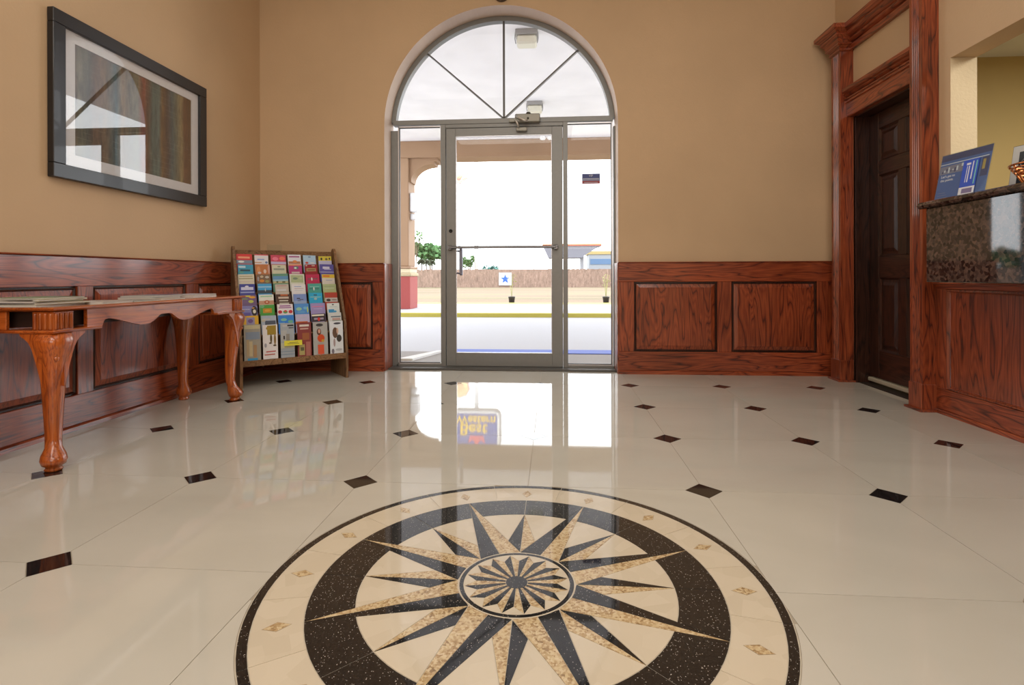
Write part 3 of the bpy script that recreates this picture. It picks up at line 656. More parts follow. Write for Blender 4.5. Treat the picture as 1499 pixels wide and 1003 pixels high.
r = ramp(nt, cols_[:20]); nt.links.new(u2, r.inputs[0])
pa = noise(nt, tc.outputs['Object'], 1, 5, .2, .6, (1, 40, 9)); pr_ = ramp(nt, [(.3, (.45, .45, .45)), (.7, (1.35, 1.35, 1.3))]); nt.links.new(pa, pr_.inputs[0])
mx = nt.nodes.new('ShaderNodeMix'); mx.data_type = 'RGBA'; mx.blend_type = 'MULTIPLY'; mx.inputs[0].default_value = 1; nt.links.new(r.outputs[0], mx.inputs[6]); nt.links.new(pr_.outputs[0], mx.inputs[7])
br_ = nt.nodes.new('ShaderNodeTexBrick'); br_.inputs['Scale'].default_value = 1; br_.inputs['Brick Width'].default_value = .09; br_.inputs['Row Height'].default_value = .037; br_.inputs['Mortar Size'].default_value = .0012
br_.inputs['Color1'].default_value = (0, 0, 0, 1); br_.inputs['Color2'].default_value = (0, 0, 0, 1); br_.inputs['Mortar'].default_value = (.07, .07, .055, 1)
cb = nt.nodes.new('ShaderNodeCombineXYZ'); nt.links.new(sp.outputs['Y'], cb.inputs[0]); nt.links.new(sp.outputs['Z'], cb.inputs[1]); nt.links.new(cb.outputs[0], br_.inputs['Vector'])
m3 = nt.nodes.new('ShaderNodeMix'); m3.data_type = 'RGBA'; m3.blend_type = 'ADD'; nt.links.new(math_(nt, 'GREATER_THAN', noise(nt, tc.outputs['Object'], 6, 1), .52), m3.inputs[0]); nt.links.new(mx.outputs[2], m3.inputs[6]); nt.links.new(br_.outputs[0], m3.inputs[7])
nt.links.new(m3.outputs[2], b.inputs['Base Color']); setp(b, rough=.6)
m = MB(); m.box((xb+.008, ay0-.005, az0-.005), (xb+.012, ay1+.005, az1+.005)); m.build('print', ma, pf, label='abstract print of brown, teal and red vertical stripes')
m = MB(); m.box((xb+.024, ym0-.002, zm0-.002), (xb+.0265, ym1+.002, zm1+.002)); m.build('glass_sheet', m_pglass, pf)

# ------------------------------------------------------------------ brochure rack
FLp = Vector((-2.356, 3.950, 0)); ua = math.radians(40.4); RU = Vector((math.cos(ua), math.sin(ua), 0)); RV = Vector((-RU.y, RU.x, 0)); RW = .83
def TR(p): return FLp+RU*p[0]+RV*p[1]+Vector((0, 0, p[2]))
rk = thing('brochure_rack', TR((RW/2, .2, 0)), 'stepped brown wooden brochure rack standing across the left corner', 'brochure rack')
wr = wood('rack', 'z'); wr2 = wood('rack', 'x')
side = [(.0, 0), (.0, .20), (.047, .474), (.300, 1.035), (.312, 1.075), (.335, 1.098), (.36, 1.10), (.385, 1.08), (.40, .80), (.40, 0)]
for a in (0, RW-.02):
    m = MB(); m.prism(side, a, a+.02, 'x', T=TR); m.build('side_panel', wr, rk)
m = MB(); m.prism([(.02, .168), (.02, .188), (.40, .205), (.40, .185)], .0201, RW-.0201, 'x', T=TR); m.prism([(.004, .165), (.004, .21), (.020, .21), (.020, .165)], .0201, RW-.0201, 'x', T=TR); m.build('bottom_shelf', wr2, rk)
m = MB(); m.prism([(.385, .19), (.385, 1.06), (.397, 1.06), (.397, .19)], .0201, RW-.0201, 'x', T=TR); m.build('back_panel', wood('rack', 'z'), rk)
m = MB(); m.prism([(.372, 1.03), (.372, 1.072), (.3849, 1.072), (.3849, 1.03)], .0201, RW-.0201, 'x', T=TR); m.build('top_rail', wr2, rk)
tiers = [(.345-k*.0440, 1.045-k*.0815) for k in range(7)]+[(.045, .489)]
for k, (d, h) in enumerate(tiers[:7]):
    m = MB(); dk = d-.030; hk = h-.150
    m.prism([(dk, hk-.02), (dk, hk-.008), (dk+.05, hk-.008), (dk+.05, hk-.02)], .0201, RW-.0201, 'x', T=TR); m.build('tier_shelf', wr2, rk)
W_ = (.80, .80, .78); K_ = (.02, .02, .025)
# each brochure: label, base colour, list of (u0,v0,u1,v1,colour); v runs down the cover in units of the visible band
B = [
 [('brochure with a red title band over a white bird photo, top row left end', (.65, .03, .03), [(.12, .25, .85, .45, (.85, .35, .2)), (0, .62, 1, 1, (.2, .25, .35)), (.1, .68, .5, .9, W_)]),
  ('white brochure with blue swoosh and red top edge, top row second', (.75, .74, .78), [(0, 0, 1, .1, (.7, .05, .08)), (.2, .45, .7, .6, (.3, .4, .7)), (.75, .7, .95, .95, (.15, .22, .45)), (0, .8, .5, .9, (.6, .35, .2))]),
  ('small brochure with pink and red photo and lavender foot, top row third', (.6, .06, .12), [(.1, .2, .5, .6, (.8, .2, .3)), (.55, .15, .95, .55, (.8, .18, .1)), (0, .7, 1, 1, (.55, .5, .75))]),
  ('white brochure with purple title above orange roofs, top row fourth', (.72, .74, .82), [(.1, .15, .9, .3, (.35, .08, .25)), (.05, .72, .95, 1, (.45, .2, .1)), (.35, .6, .7, .9, (.7, .25, .08))]),
  ('sky blue brochure with a small red bird, top row fifth', (.42, .62, .82), [(.4, .12, .6, .24, (.15, .25, .5)), (.15, .7, .4, .95, (.6, .08, .05)), (.5, .75, .9, .95, (.7, .75, .8))]),
  ('yellow topped brochure with dark figures and lavender foot, top row right end', (.55, .55, .75), [(0, 0, 1, .5, (.65, .55, .05)), (.15, .15, .3, .45, K_), (.5, .2, .7, .45, (.15, .12, .05)), (.78, .15, .9, .4, K_)])],
 [('turquoise brochure with leaping dark dolphin, second row left end', (.04, .32, .5), [(.05, .15, .5, .35, (.5, .7, .8)), (.15, .5, .8, .7, (.02, .08, .12)), (.0, .7, .4, .9, (.1, .35, .3))]),
  ('rust orange brochure with pale figures, second row second', (.5, .17, .05), [(.1, .2, .35, .9, (.65, .28, .1)), (.55, .5, .75, .95, (.7, .55, .45)), (.15, .75, .4, 1, (.6, .5, .5)), (.85, 0, 1, 1, (.6, .35, .28))]),
  ('cream brochure with grey title and red top edge, second row third', (.62, .62, .46), [(0, 0, 1, .07, (.5, .12, .1)), (.4, .2, .6, .3, (.2, .25, .15)), (.12, .42, .88, .62, (.3, .33, .28))]),
  ('magenta brochure with round bird photo and orange top, second row fourth', (.45, .04, .2), [(0, 0, 1, .14, (.75, .3, .12)), (.35, .2, .75, .55, (.1, .22, .2)), (.4, .3, .6, .5, (.7, .75, .7)), (.2, .8, .8, 1, (.6, .5, .5))]),
  ('dark red brochure with gold scroll ornament, second row fifth', (.3, .01, .02), [(.12, .4, .88, .75, (.4, .28, .12)), (.2, .5, .8, .65, (.25, .1, .05)), (.05, .05, .2, .2, (.6, .5, .4)), (.55, .08, .8, .2, (.6, .4, .35))]),
  ('indigo brochure with white splash title, second row right end', (.10, .09, .38), [(.2, .25, .7, .5, (.65, .65, .85)), (.3, .5, .8, .6, (.45, .45, .7)), (0, .8, 1, .92, (.35, .35, .6))])],
 [('plain cream brochure with olive title line, third row left end', (.66, .62, .48), [(.1, .15, .9, .25, (.4, .36, .22)), (.05, .38, .92, .48, (.32, .3, .16)), (0, .7, 1, .75, (.6, .45, .5))]),
  ('food collage brochure in orange and brown, third row second', (.2, .12, .07), [(.2, .5, .55, .8, (.65, .25, .03)), (.25, .1, .5, .35, (.55, .45, .3)), (.6, .15, .9, .4, (.5, .5, .45)), (.6, .55, .9, .85, (.3, .3, .1)), (.05, .2, .18, .7, (.35, .33, .35))]),
  ('green and blue landscape brochure with palm shoreline, third row third', (.12, .3, .2), [(0, .25, 1, .6, (.12, .3, .55)), (0, .6, 1, .78, (.3, .5, .6)), (0, .78, 1, 1, (.5, .45, .25)), (.2, .76, .35, .95, (.08, .1, .03)), (.6, .8, .8, .95, (.08, .1, .03))]),
  ('pale green map brochure with white border, third row fourth', (.68, .7, .6), [(.08, .12, .92, .9, (.42, .5, .28)), (.2, .35, .55, .6, (.2, .28, .2)), (.6, .3, .85, .55, (.5, .55, .35))]),
  ('crimson brochure with tiny white lighthouse, third row fifth', (.5, .02, .09), [(.4, .3, .48, .7, W_), (.15, .42, .38, .55, (.2, .1, .12)), (.5, .42, .85, .55, (.2, .1, .12))]),
  ('brochure with yellow and orange title over white, third row right end', (.68, .65, .6), [(0, 0, 1, .4, (.7, .5, .05)), (.1, .12, .6, .28, (.7, .15, .03)), (.3, .6, .8, .68, (.35, .4, .55))])],
 [('royal blue brochure with white splash title, fourth row left end', (.04, .05, .3), [(.1, .3, .9, .6, (.6, .62, .8)), (.35, .15, .6, .35, (.7, .7, .85)), (.05, .75, .95, .9, (.3, .35, .6))]),
  ('bright blue sky brochure with dark skyline, fourth row second', (.05, .35, .68), [(.0, .25, 1, .4, (.3, .55, .75)), (0, .65, 1, 1, (.03, .06, .09)), (.5, .45, .57, .8, (.5, .55, .55))]),
  ('beige brochure with thin pink title, fourth row third', (.55, .5, .44), [(.1, .12, .85, .2, (.5, .25, .25)), (.1, .5, .8, .7, (.6, .6, .62)), (0, .7, 1, .75, (.45, .4, .35))]),
  ('white brochure with blue text lines, fourth row fourth', (.76, .75, .76), [(.2, .2, .7, .27, (.25, .35, .65)), (.2, .4, .85, .46, (.55, .4, .45)), (.2, .6, .8, .65, (.5, .55, .65))]),
  ('teal green brochure with white lighthouse, fourth row fifth', (.07, .36, .3), [(.4, .35, .48, .75, W_), (.15, .3, .85, .36, (.3, .6, .5)), (.5, .45, .85, .65, (.05, .22, .18)), (.1, .45, .35, .6, (.05, .22, .18))]),
  ('pale olive green brochure with faint title, fourth row right end', (.42, .5, .26), [(.1, .2, .9, .28, (.3, .4, .25)), (.15, .4, .85, .5, (.5, .6, .4)), (0, .85, 1, 1, (.45, .42, .15))])],
 [('violet brochure with yellow and orange fruit shapes, fifth row left end', (.16, .10, .22), [(0, .05, .6, .2, (.55, .55, .08)), (.5, .12, .95, .35, (.75, .35, .04)), (.45, .5, .8, .8, (.5, .55, .1)), (0, .35, .4, .45, (.2, .3, .08))]),
  ('white brochure with red haired child photo, fifth row second', (.74, .76, .7), [(.1, .1, .9, .25, (.35, .6, .4)), (0, .6, 1, 1, (.55, .3, .2)), (.35, .55, .7, .95, (.45, .08, .02)), (.43, .65, .62, .85, (.7, .42, .3))]),
  ('dark brown brochure with stacked white title blocks, fifth row third', (.07, .03, .02), [(.15, .25, .85, .45, (.6, .5, .42)), (.2, .6, .8, .72, (.6, .58, .52)), (.3, 0, .8, .18, (.45, .12, .04)), (.2, .85, .85, 1, (.5, .48, .42))]),
  ('periwinkle blue brochure with dark scribble drawing, fifth row fourth', (.2, .3, .62), [(.25, .4, .5, .5, K_), (.45, .52, .75, .6, (.1, .1, .15)), (.3, .65, .55, .7, K_), (0, .7, 1, 1, (.3, .4, .6))]),
  ('cyan brochure with grey fish shape, fifth row fifth', (.02, .4, .68), [(.35, .15, .6, .3, (.05, .15, .25)), (.1, .4, .9, .48, (.3, .55, .5)), (.35, .5, .6, .75, (.35, .5, .5))]),
  ('brick red topped brochure with dark and white foot, fifth row right end', (.42, .05, .03), [(0, .55, 1, 1, (.5, .48, .46)), (.1, .65, .45, .95, (.05, .04, .04)), (.5, .7, .95, .85, (.25, .2, .18))])],
 [('violet brochure with black and white penguin, sixth row left end', (.22, .22, .48), [(.6, 0, 1, 1, K_), (.7, .35, .9, .75, (.75, .72, .6)), (.65, .15, .8, .28, (.6, .3, .08)), (.0, .3, .5, .38, (.5, .5, .7)), (.1, .65, .55, .95, (.12, .1, .4))]),
  ('green brochure with orange oval creature, sixth row second', (.06, .32, .05), [(.2, .35, .8, .8, (.55, .25, .02)), (.3, .45, .7, .7, (.65, .35, .04)), (.0, .0, .3, .3, (.15, .4, .2))]),
  ('white brochure with purple title over red round figures, sixth row third', (.76, .72, .74), [(.15, .12, .85, .24, (.3, .08, .3)), (.1, .3, .9, .42, (.35, .15, .35)), (.03, .6, .3, .95, (.55, .03, .05)), (.35, .62, .65, .95, (.12, .35, .1)), (.42, .6, .6, .8, (.6, .05, .05)), (.7, .6, .97, .95, (.55, .03, .05))]),
  ('blue map brochure with yellow green land shapes, sixth row fourth', (.08, .28, .66), [(.1, .35, .5, .7, (.3, .55, .35)), (.6, .3, .9, .6, (.15, .45, .7)), (.85, .3, .95, .95, (.5, .6, .15)), (.2, .75, .7, .95, (.12, .35, .65))]),
  ('lavender brochure with pink title line, sixth row fifth', (.33, .28, .55), [(.1, .3, .9, .42, (.6, .22, .4)), (.2, .55, .8, .62, (.45, .4, .65))]),
  ('white brochure with blue wave at the foot, sixth row right end', (.68, .74, .74), [(.4, .1, .55, .22, (.05, .05, .08)), (.1, .65, .55, 1, (.04, .3, .6)), (.45, .78, .75, 1, (.06, .35, .62)), (.2, .35, .8, .42, (.5, .6, .62))])],
 [('yellow brochure with round purple emblem, seventh row left end', (.68, .4, .02), [(.2, .15, .75, .9, (.28, .26, .42)), (.3, .3, .65, .7, (.15, .08, .25)), (.25, .9, .8, 1, (.65, .5, .05))]),
  ('grey blue brochure with dark hill photo, seventh row second', (.38, .45, .55), [(.05, .3, .6, .4, (.55, .5, .42)), (.25, .5, .95, .95, (.07, .09, .13)), (0, .4, .3, .6, (.5, .45, .35))]),
  ('bright blue brochure with green island shapes, seventh row third', (.03, .22, .68), [(.15, .3, .55, .6, (.2, .5, .4)), (.6, .5, .95, .8, (.15, .45, .3)), (0, .75, .4, .85, (.25, .5, .7))]),
  ('lilac brochure with orange foot, seventh row fourth', (.5, .46, .66), [(0, .72, .85, 1, (.6, .14, .02)), (.1, .3, .8, .38, (.45, .5, .6)), (.3, .85, .6, .95, (.75, .4, .05))]),
  ('black brochure with white title and red figure, seventh row fifth', (.03, .02, .03), [(.0, .05, .9, .22, (.75, .72, .6)), (.15, .4, .85, .6, (.35, .3, .4)), (.4, .35, .6, .75, (.6, .03, .03)), (0, .8, .9, .9, (.3, .25, .45))]),
  ('pale grey brochure with teal and pink photo strips, seventh row right end', (.6, .63, .63), [(.2, .35, .95, .48, (.12, .16, .2)), (.3, .55, .9, .8, (.5, .32, .28)), (.3, .82, .95, .95, (.15, .32, .25))])],
 [('tall grey and tan brochure with dolphins over blue pool, bottom row left end', (.38, .36, .3), [(.05, .02, .95, .12, (.6, .55, .35)), (.1, .2, .95, .4, (.25, .32, .42)), (.3, .45, .5, .85, (.6, .5, .3)), (.15, .4, .28, .85, (.5, .38, .22)), (.55, .55, .75, .88, (.45, .28, .14)), (.2, .9, .8, .99, (.05, .35, .65))]),
  ('tall white brochure with brown dinosaur, bottom row second', (.78, .76, .76), [(.3, .02, .9, .28, (.35, .24, .03)), (.22, .05, .5, .14, (.4, .28, .04)), (.48, .26, .62, .5, (.1, .07, .02)), (.74, .26, .88, .56, (.25, .15, .03)), (.4, .48, .6, .53, (.1, .07, .03)), (.68, .55, .9, .6, (.1, .07, .03)), (.1, .5, .25, .62, (.35, .35, .4)), (.2, .72, .85, .75, (.5, .1, .1)), (.1, .8, .8, .83, (.5, .15, .12)), (.25, .93, .8, .97, (.2, .25, .3))]),
  ('tall grey blue brochure with ship rigging, bottom row third', (.38, .42, .46), [(.15, .05, .55, .1, (.5, .5, .52)), (.05, .2, .45, .5, (.45, .46, .45)), (.4, .3, .65, .55, (.28, .26, .22)), (.5, .05, .95, .09, K_), (.6, .12, .95, .15, (.1, .1, .12)), (.2, .35, .3, .45, K_), (0, .55, 1, .7, (.55, .55, .42)), (0, .78, 1, .8, (.22, .3, .38)), (0, .86, 1, .88, (.22, .3, .38))]),
  ('tall red brown brochure with building photo and tan card, bottom row fourth', (.25, .05, .05), [(.15, .06, .85, .12, (.7, .65, .6)), (.2, .16, .8, .2, (.6, .4, .35)), (.35, .3, .85, .5, (.35, .12, .05)), (.1, .62, .5, .92, (.42, .36, .14)), (.2, .7, .45, .8, (.12, .12, .06)), (.6, .55, .92, .95, (.4, .15, .12))]),
  ('tall grey brochure with woman in an orange red dress, bottom row fifth', (.42, .42, .4), [(.2, .04, .7, .13, (.05, .05, .05)), (.25, .18, .55, .38, (.09, .03, .02)), (.33, .2, .5, .33, (.65, .38, .28)), (.28, .35, .78, .58, (.62, .08, .02)), (.55, .5, .75, .58, (.6, .35, .03)), (.25, .6, .75, .63, (.4, .35, .3)), (.3, .65, .72, .92, (.7, .1, .04)), (.42, .92, .6, .99, (.65, .15, .08))]),
  ('tall white brochure with dark haired woman holding a bag, bottom row right end', (.72, .76, .80), [(.3, .04, .85, .1, (.06, .06, .08)), (.2, .18, .6, .5, (.14, .08, .05)), (.5, .2, .65, .38, (.62, .42, .32)), (.5, .4, .88, .62, (.05, .045, .04)), (.25, .5, .4, .75, (.4, .3, .3)), (.1, .8, .3, .95, (.2, .18, .22)), (.4, .8, .9, .87, (.45, .47, .5))])]]
pitch = (RW-.05)/6
for k, row in enumerate(B):
    d, h = tiers[k]; tall = (k == 7)
    HH = .289 if tall else .155; vis = .289 if tall else .0815
    lean = math.atan2(.026, .26) if tall else math.radians(13)
    for c, (lb, base, rects) in enumerate(row):
        rng = random.Random(k*10+c); wB = .108+rng.uniform(-.005, .012); HB = HH-(rng.uniform(0, .008)); th = rng.uniform(.003, .008)
        tilt = rng.uniform(-.02, .02); cx = .025+pitch*(c+.5)+rng.uniform(-.003, .003)
        top_h = h-.004-rng.uniform(0, .010); top_d = d
        # local cover frame: a across, b up from the bottom, n towards the viewer
        ax = Vector((math.cos(tilt), 0, math.sin(tilt)))
        upv = Vector((-math.sin(tilt)*.0, math.sin(lean), math.cos(lean))); nv = Vector((0, -math.cos(lean), math.sin(lean)))
        ctop = Vector((cx, top_d, top_h))
        def TT(p, ctop=ctop, ax=ax, upv=upv, nv=nv): 
            q = ctop+ax*p[0]-upv*p[1]+nv*p[2]; return TR(q)
        m = MB(); m.box((-wB/2, 0, -th), (wB/2, HB, 0), 0, T=TT)
        mats = [plain(base, .35, name='print')]
        ms = {base: 0}
        for q, (u0, v0, u1, v1, cc) in enumerate(rects):
            if cc not in ms: ms[cc] = len(mats); mats.append(plain(cc, .35, name='print'))
            e = .0004+.00035*q; V = HB if tall else vis
            a0, a1, b0, b1 = -wB/2+wB*u0, -wB/2+wB*u1, V*v0+.0005, min(HB, V*v1)
            n2 = 1.0
            if tall and c in (1, 4, 5) and cc[0] < .7 and (a1-a0) < .6*wB:      # rounded figure shapes
                pts_ = [((a0+a1)/2+(a1-a0)/2*math.cos(2*PI*i/12), (b0+b1)/2+(b1-b0)/2*math.sin(2*PI*i/12)) for i in range(12)]
                m.prism(pts_, -.0001, e, 'z', ms[cc], T=TT)
            elif (u1-u0) < .45 and (v1-v0) > .15 and not tall:
                pts_ = [((a0+a1)/2+(a1-a0)/2*math.cos(2*PI*i/10), (b0+b1)/2+(b1-b0)/2*math.sin(2*PI*i/10)) for i in range(10)]
                m.prism(pts_, -.0001, e, 'z', ms[cc], T=TT)
            else: m.box((a0, b0, -.0001), (a1, b1, e), ms[cc], T=TT)
        o = m.build('brochure', mats); tag(o, lb, 'brochure', 'brochures in the corner rack')
m = MB(); m.prism([(-.004, .262), (.003, .298), (.0035, .298), (-.0035, .262)], .315, .455, 'x', T=TR)
m.prism([(-.0048, .274), (-.0030, .284), (.003, .284), (.003, .274)], .34, .43, 'x', 1, T=TR)
m = MB()
def TY(p): return TR((.385+p[0], -.0045+p[2]+(p[1]+.02)*.15, .325+p[1]))
m.box((-.068, -.02, -.001), (.068, .02, 0), 0, T=TY); m.box((-.045, -.008, -.0014), (.045, -.004, -.001), 1, T=TY); m.box((-.03, .002, -.0014), (.035, .006, -.001), 1, T=TY)
o = m.build('yellow_card', [plain((.75, .68, .05), .4, name='yellow_card'), plain((.12, .12, .05), .4, name='print')]); tag(o, 'small yellow card clipped in front of the middle bottom brochures', 'card')
m = MB()
def TC(p): return TR((.33+p[0], .360+p[1], 1.0722+p[2]))
m.box((-.06, .0, 0), (.06, .035, .003), T=TC); m.box((-.06, .018, .003), (.06, .021, .05), T=TC); o = m.build('card_holder', m_acr); tag(o, 'small clear acrylic card holder on top of the brochure rack', 'card holder')

# ------------------------------------------------------------------ things on the counter
ZK = 1.264
def plane_frame(pl, pr_, h, lean):
    a = Vector((*pl, ZK)); b = Vector((*pr_, ZK)); ax = (b-a).normalized(); n0 = Vector((ax.y, -ax.x, 0))
    if n0.x > 0: n0 = -n0
    upv = (Vector((0, 0, 1))*math.cos(lean)-n0*math.sin(lean)); nn = ax.cross(upv); 
    if nn.dot(n0) < 0: nn = -nn
    Wd_ = (b-a).length
    return (lambda p: a+ax*p[0]+upv*p[1]+nn*p[2]), Wd_
SA, Ws = plane_frame((2.25, 3.42), (2.29, 3.09), .27, math.radians(12)); Hs = .300
sg = thing('counter_sign', (2.33, 3.3, ZK), 'blue printed notice in a slanted clear acrylic holder on the granite counter', 'sign')
NB, B1, B2, WH = plain((.05, .06, .16), .35, name='navy_print'), plain((.07, .14, .38), .35, name='blue_print'), plain((.02, .08, .55), .35, name='bright_blue_print'), plain((.75, .77, .8), .35, name='white_print')
m = MB(); m.box((0, 0, -.004), (Ws, Hs, -.001), T=SA); m.box((0, 0, .0016), (Ws, Hs, .003), T=SA); m.box((0, -.0, -.085), (Ws, .004, .0), T=SA); m.build('acrylic_holder', m_acr, sg)
m = MB(); m.box((.003, .004, -.001), (Ws-.003, Hs-.003, .0), 0, T=SA); m.box((.003, Hs*.86, 0), (Ws-.003, Hs-.003, .0003), 1, T=SA); m.box((.003, Hs*.79, 0), (Ws*.95, Hs*.805, .0004), 2, T=SA)
m.box((.006, Hs*.6, 0), (Ws*.52, Hs*.76, .0003), 3, T=SA)
for k in range(9): m.box((.02+.014*k, Hs*(.62+.02*(k % 3)), .0003), (.03+.014*k, Hs*(.66+.022*(k % 4)), .0005), 2 if k % 2 else 1, T=SA)
m.box((Ws*.45, Hs*.70, .0005), (Ws*.52, Hs*.76, .0007), 2, T=SA)
for k in range(3): m.box((.02, Hs*(.12+.05*k), 0), (.09-.01*k, Hs*(.127+.05*k), .0004), 3, T=SA)
m.box((Ws*.84, Hs*.42, 0), (Ws*.97, Hs*.78, .0003), 1, T=SA); m.box((Ws*.86, Hs*.55, .0003), (Ws*.91, Hs*.74, .0005), 4, T=SA)
m.build('notice', [B1, NB, WH, plain((.25, .24, .32), .35, name='grey_print'), plain((.5, .36, .1), .35, name='ochre_print')], sg, label='notice in shades of blue with a photo strip')
m = MB(); m.box((Ws*.5, Hs*.12, .0035), (Ws*.80, Hs*.78, .0045), 0, T=SA); m.box((Ws*.5, Hs*.12, .0045), (Ws*.80, Hs*.26, .0048), 1, T=SA); m.box((Ws*.56, Hs*.14, .0048), (Ws*.76, Hs*.23, .005), 2, T=SA)
m.box((Ws*.62, Hs*.35, .0045), (Ws*.64, Hs*.66, .0048), 1, T=SA); m.box((Ws*.585, Hs*.35, .0045), (Ws*.597, Hs*.66, .0048), 1, T=SA); m.box((Ws*.57, Hs*.68, .0045), (Ws*.65, Hs*.72, .0048), 1, T=SA); m.box((Ws*.685, Hs*.40, .0045), (Ws*.705, Hs*.74, .0048), 1, T=SA); m.box((Ws*.75, Hs*.30, .0045), (Ws*.77, Hs*.74, .0048), 3, T=SA)
m.build('leaflet_pack', [B2, WH, plain((.2, .16, .3), .4, name='photo_print'), plain((.2, .6, .5), .4, name='teal_print')], sg, label='bright blue leaflets tucked in front')
def sign_text(body, u_, v_, size, mt):
    p = SA((u_, v_, .0036)); ax = (SA((1, 0, 0))-SA((0, 0, 0))); upv = SA((0, 1, 0))-SA((0, 0, 0)); nn = ax.cross(upv)
    R = Matrix((ax, upv, nn)).transposed(); t_ = text(body, p, R, size, mt, sg, 'lettering', .0003, 'LEFT'); return t_
sign_text("Let's get to", .025, Hs*.545, .021, WH); sign_text("the points.", .025, Hs*.47, .021, WH)
# second framed card, partly cut by the picture edge
SB, Wc = plane_frame((2.50, 3.215), (2.545, 2.99), .25, math.radians(9))
fc = thing('counter_picture', (2.52, 3.06, ZK), 'white bordered black card standing at the right end of the counter', 'sign')
m = MB(); m.box((0, .0, -.006), (Wc, .30, -.002), 1, T=SB); m.box((.003, .0, -.002), (Wc, .297, .0), 0, T=SB); m.build('border_card', [plain((.62, .62, .58), .5, name='white_card'), plain((.10, .08, .03), .5, name='dark_edge')], fc)
m = MB(); m.box((.04, .03, 0), (Wc-.03, .262, .001), T=SB); m.build('black_panel', plain((.015, .017, .016), .3, name='black_print'), fc)
m = MB(); 
for (a0, b0), (a1, b1) in (((.05, .20), (.09, .24)), ((.05, .20), (.075, .14)), ((.09, .24), (.13, .18))): m.tube([SB((a0, b0, .0015)), SB((a1, b1, .0015))], .0012, 6)
m.build('line_drawing', plain((.5, .5, .5), .5, name='grey_line'), fc)
bk = thing('copper_basket', (2.36, 2.80, ZK), 'shiny copper wire basket of curved rods at the counter edge', 'basket')
cop = plain((.55, .2, .07), .22, 1, name='copper')
for k in range(9):
    a = 2*PI*k/9; R_b = .12
    pts_ = [(2.38+.035*math.cos(a), 2.83+.045*math.sin(a), ZK+.004), (2.38+.07*math.cos(a), 2.83+.085*math.sin(a), ZK+.035), (2.38+.10*math.cos(a), 2.83+.12*math.sin(a), ZK+.09), (2.38+.12*math.cos(a+.1), 2.83+.15*math.sin(a+.1), ZK+.13)]
    m = MB(); m.tube(pts_, .005, 8); m.build('rod', cop, bk)
for z, ra, rb in ((.13, .12, .15), (.115, .112, .141), (.10, .105, .128), (.085, .096, .115), (.004, .038, .048)):
    m = MB(); m.tube([(2.38+ra*math.cos(2*PI*k/32), 2.83+rb*math.sin(2*PI*k/32), ZK+z) for k in range(33)], .005, 8); m.build('ring', cop, bk)

# ------------------------------------------------------------------ outside
def ext(name, a, b, mt, kind='structure', c=0):
    m = MB(); (m.cbox(a, b, c) if c else m.box(a, b)); return m.build(name, mt, kind=kind)
m_conc = plain((.42, .415, .44), .85, name='concrete'); m_walk = plain((.30, .28, .27), .85, name='worn_concrete')
m_yel = plain((.42, .36, .06), .7, name='yellow_paint'); m_blue = plain((.05, .11, .5), .6, name='blue_paint')
ext('doorstep_slab', (-8, 5.12, -.3), (12, 6.25, -.02), m_walk); 
ext('driveway', (-40, 5.2, -.6), (60, 14.7, -.26), m_conc)
mb = MB(); mb.box((-1.15, 6.12, -.28), (1.05, 6.42, -.012)); o = mb.build('blue_kerb_strip', m_blue); tag(o, 'blue painted kerb edge on the ground just outside the entrance', 'kerb')
mb = MB(); mb.prism([(1.05, 6.25), (1.35, 6.25), (1.5, 5.9), (1.45, 5.88), (1.3, 6.17), (1.05, 6.19)], -.02, .0); mb.build('trim_12', plain((.15, .15, .15), .8, name='dark_kerb'), kind='structure')
mb = MB(); mb.prism([(-1.62, 5.55), (-1.45, 5.55), (-1.25, 6.2), (-1.33, 6.2)], -.02, .0); mb.build('trim_13', plain((.72, .72, .72), .8, name='pale_kerb'), kind='structure')
ext('trim_14', (-40, 14.7, -.3), (60, 14.9, -.148), m_yel, c=.01)
ext('pavement_island', (-40, 14.9, -.3), (60, 19.4, -.15), m_conc)
ext('trim_15', (-40, 19.4, -.3), (60, 20.6, -.145), m_yel, c=.01)
# lawn and field
mg, nt, b = newmat('dry_grass'); v = nt.nodes.new('ShaderNodeTexCoord').outputs['Object']
n1 = noise(nt, v, .45, 5, .4, .6, (.08, 1.5, 1)); n2 = noise(nt, v, 9, 3); r = ramp(nt, [(.38, (.115, .125, .065)), (.48, (.22, .155, .12)), (.6, (.20, .19, .11))])
nt.links.new(math_(nt, 'ADD', math_(nt, 'MULTIPLY', n1, .8), math_(nt, 'MULTIPLY', n2, .2)), r.inputs[0]); nt.links.new(r.outputs[0], b.inputs['Base Color']); setp(b, rough=.95, spec=.1)
ext('lawn', (-260, 20.6, -.6), (260, 51, -.17), mg); ext('far_field', (-300, 51, -.6), (300, 400, -.3), mg)
ext('left_field', (-260, 5.2, -.6), (-40, 20.6, -.2), mg)
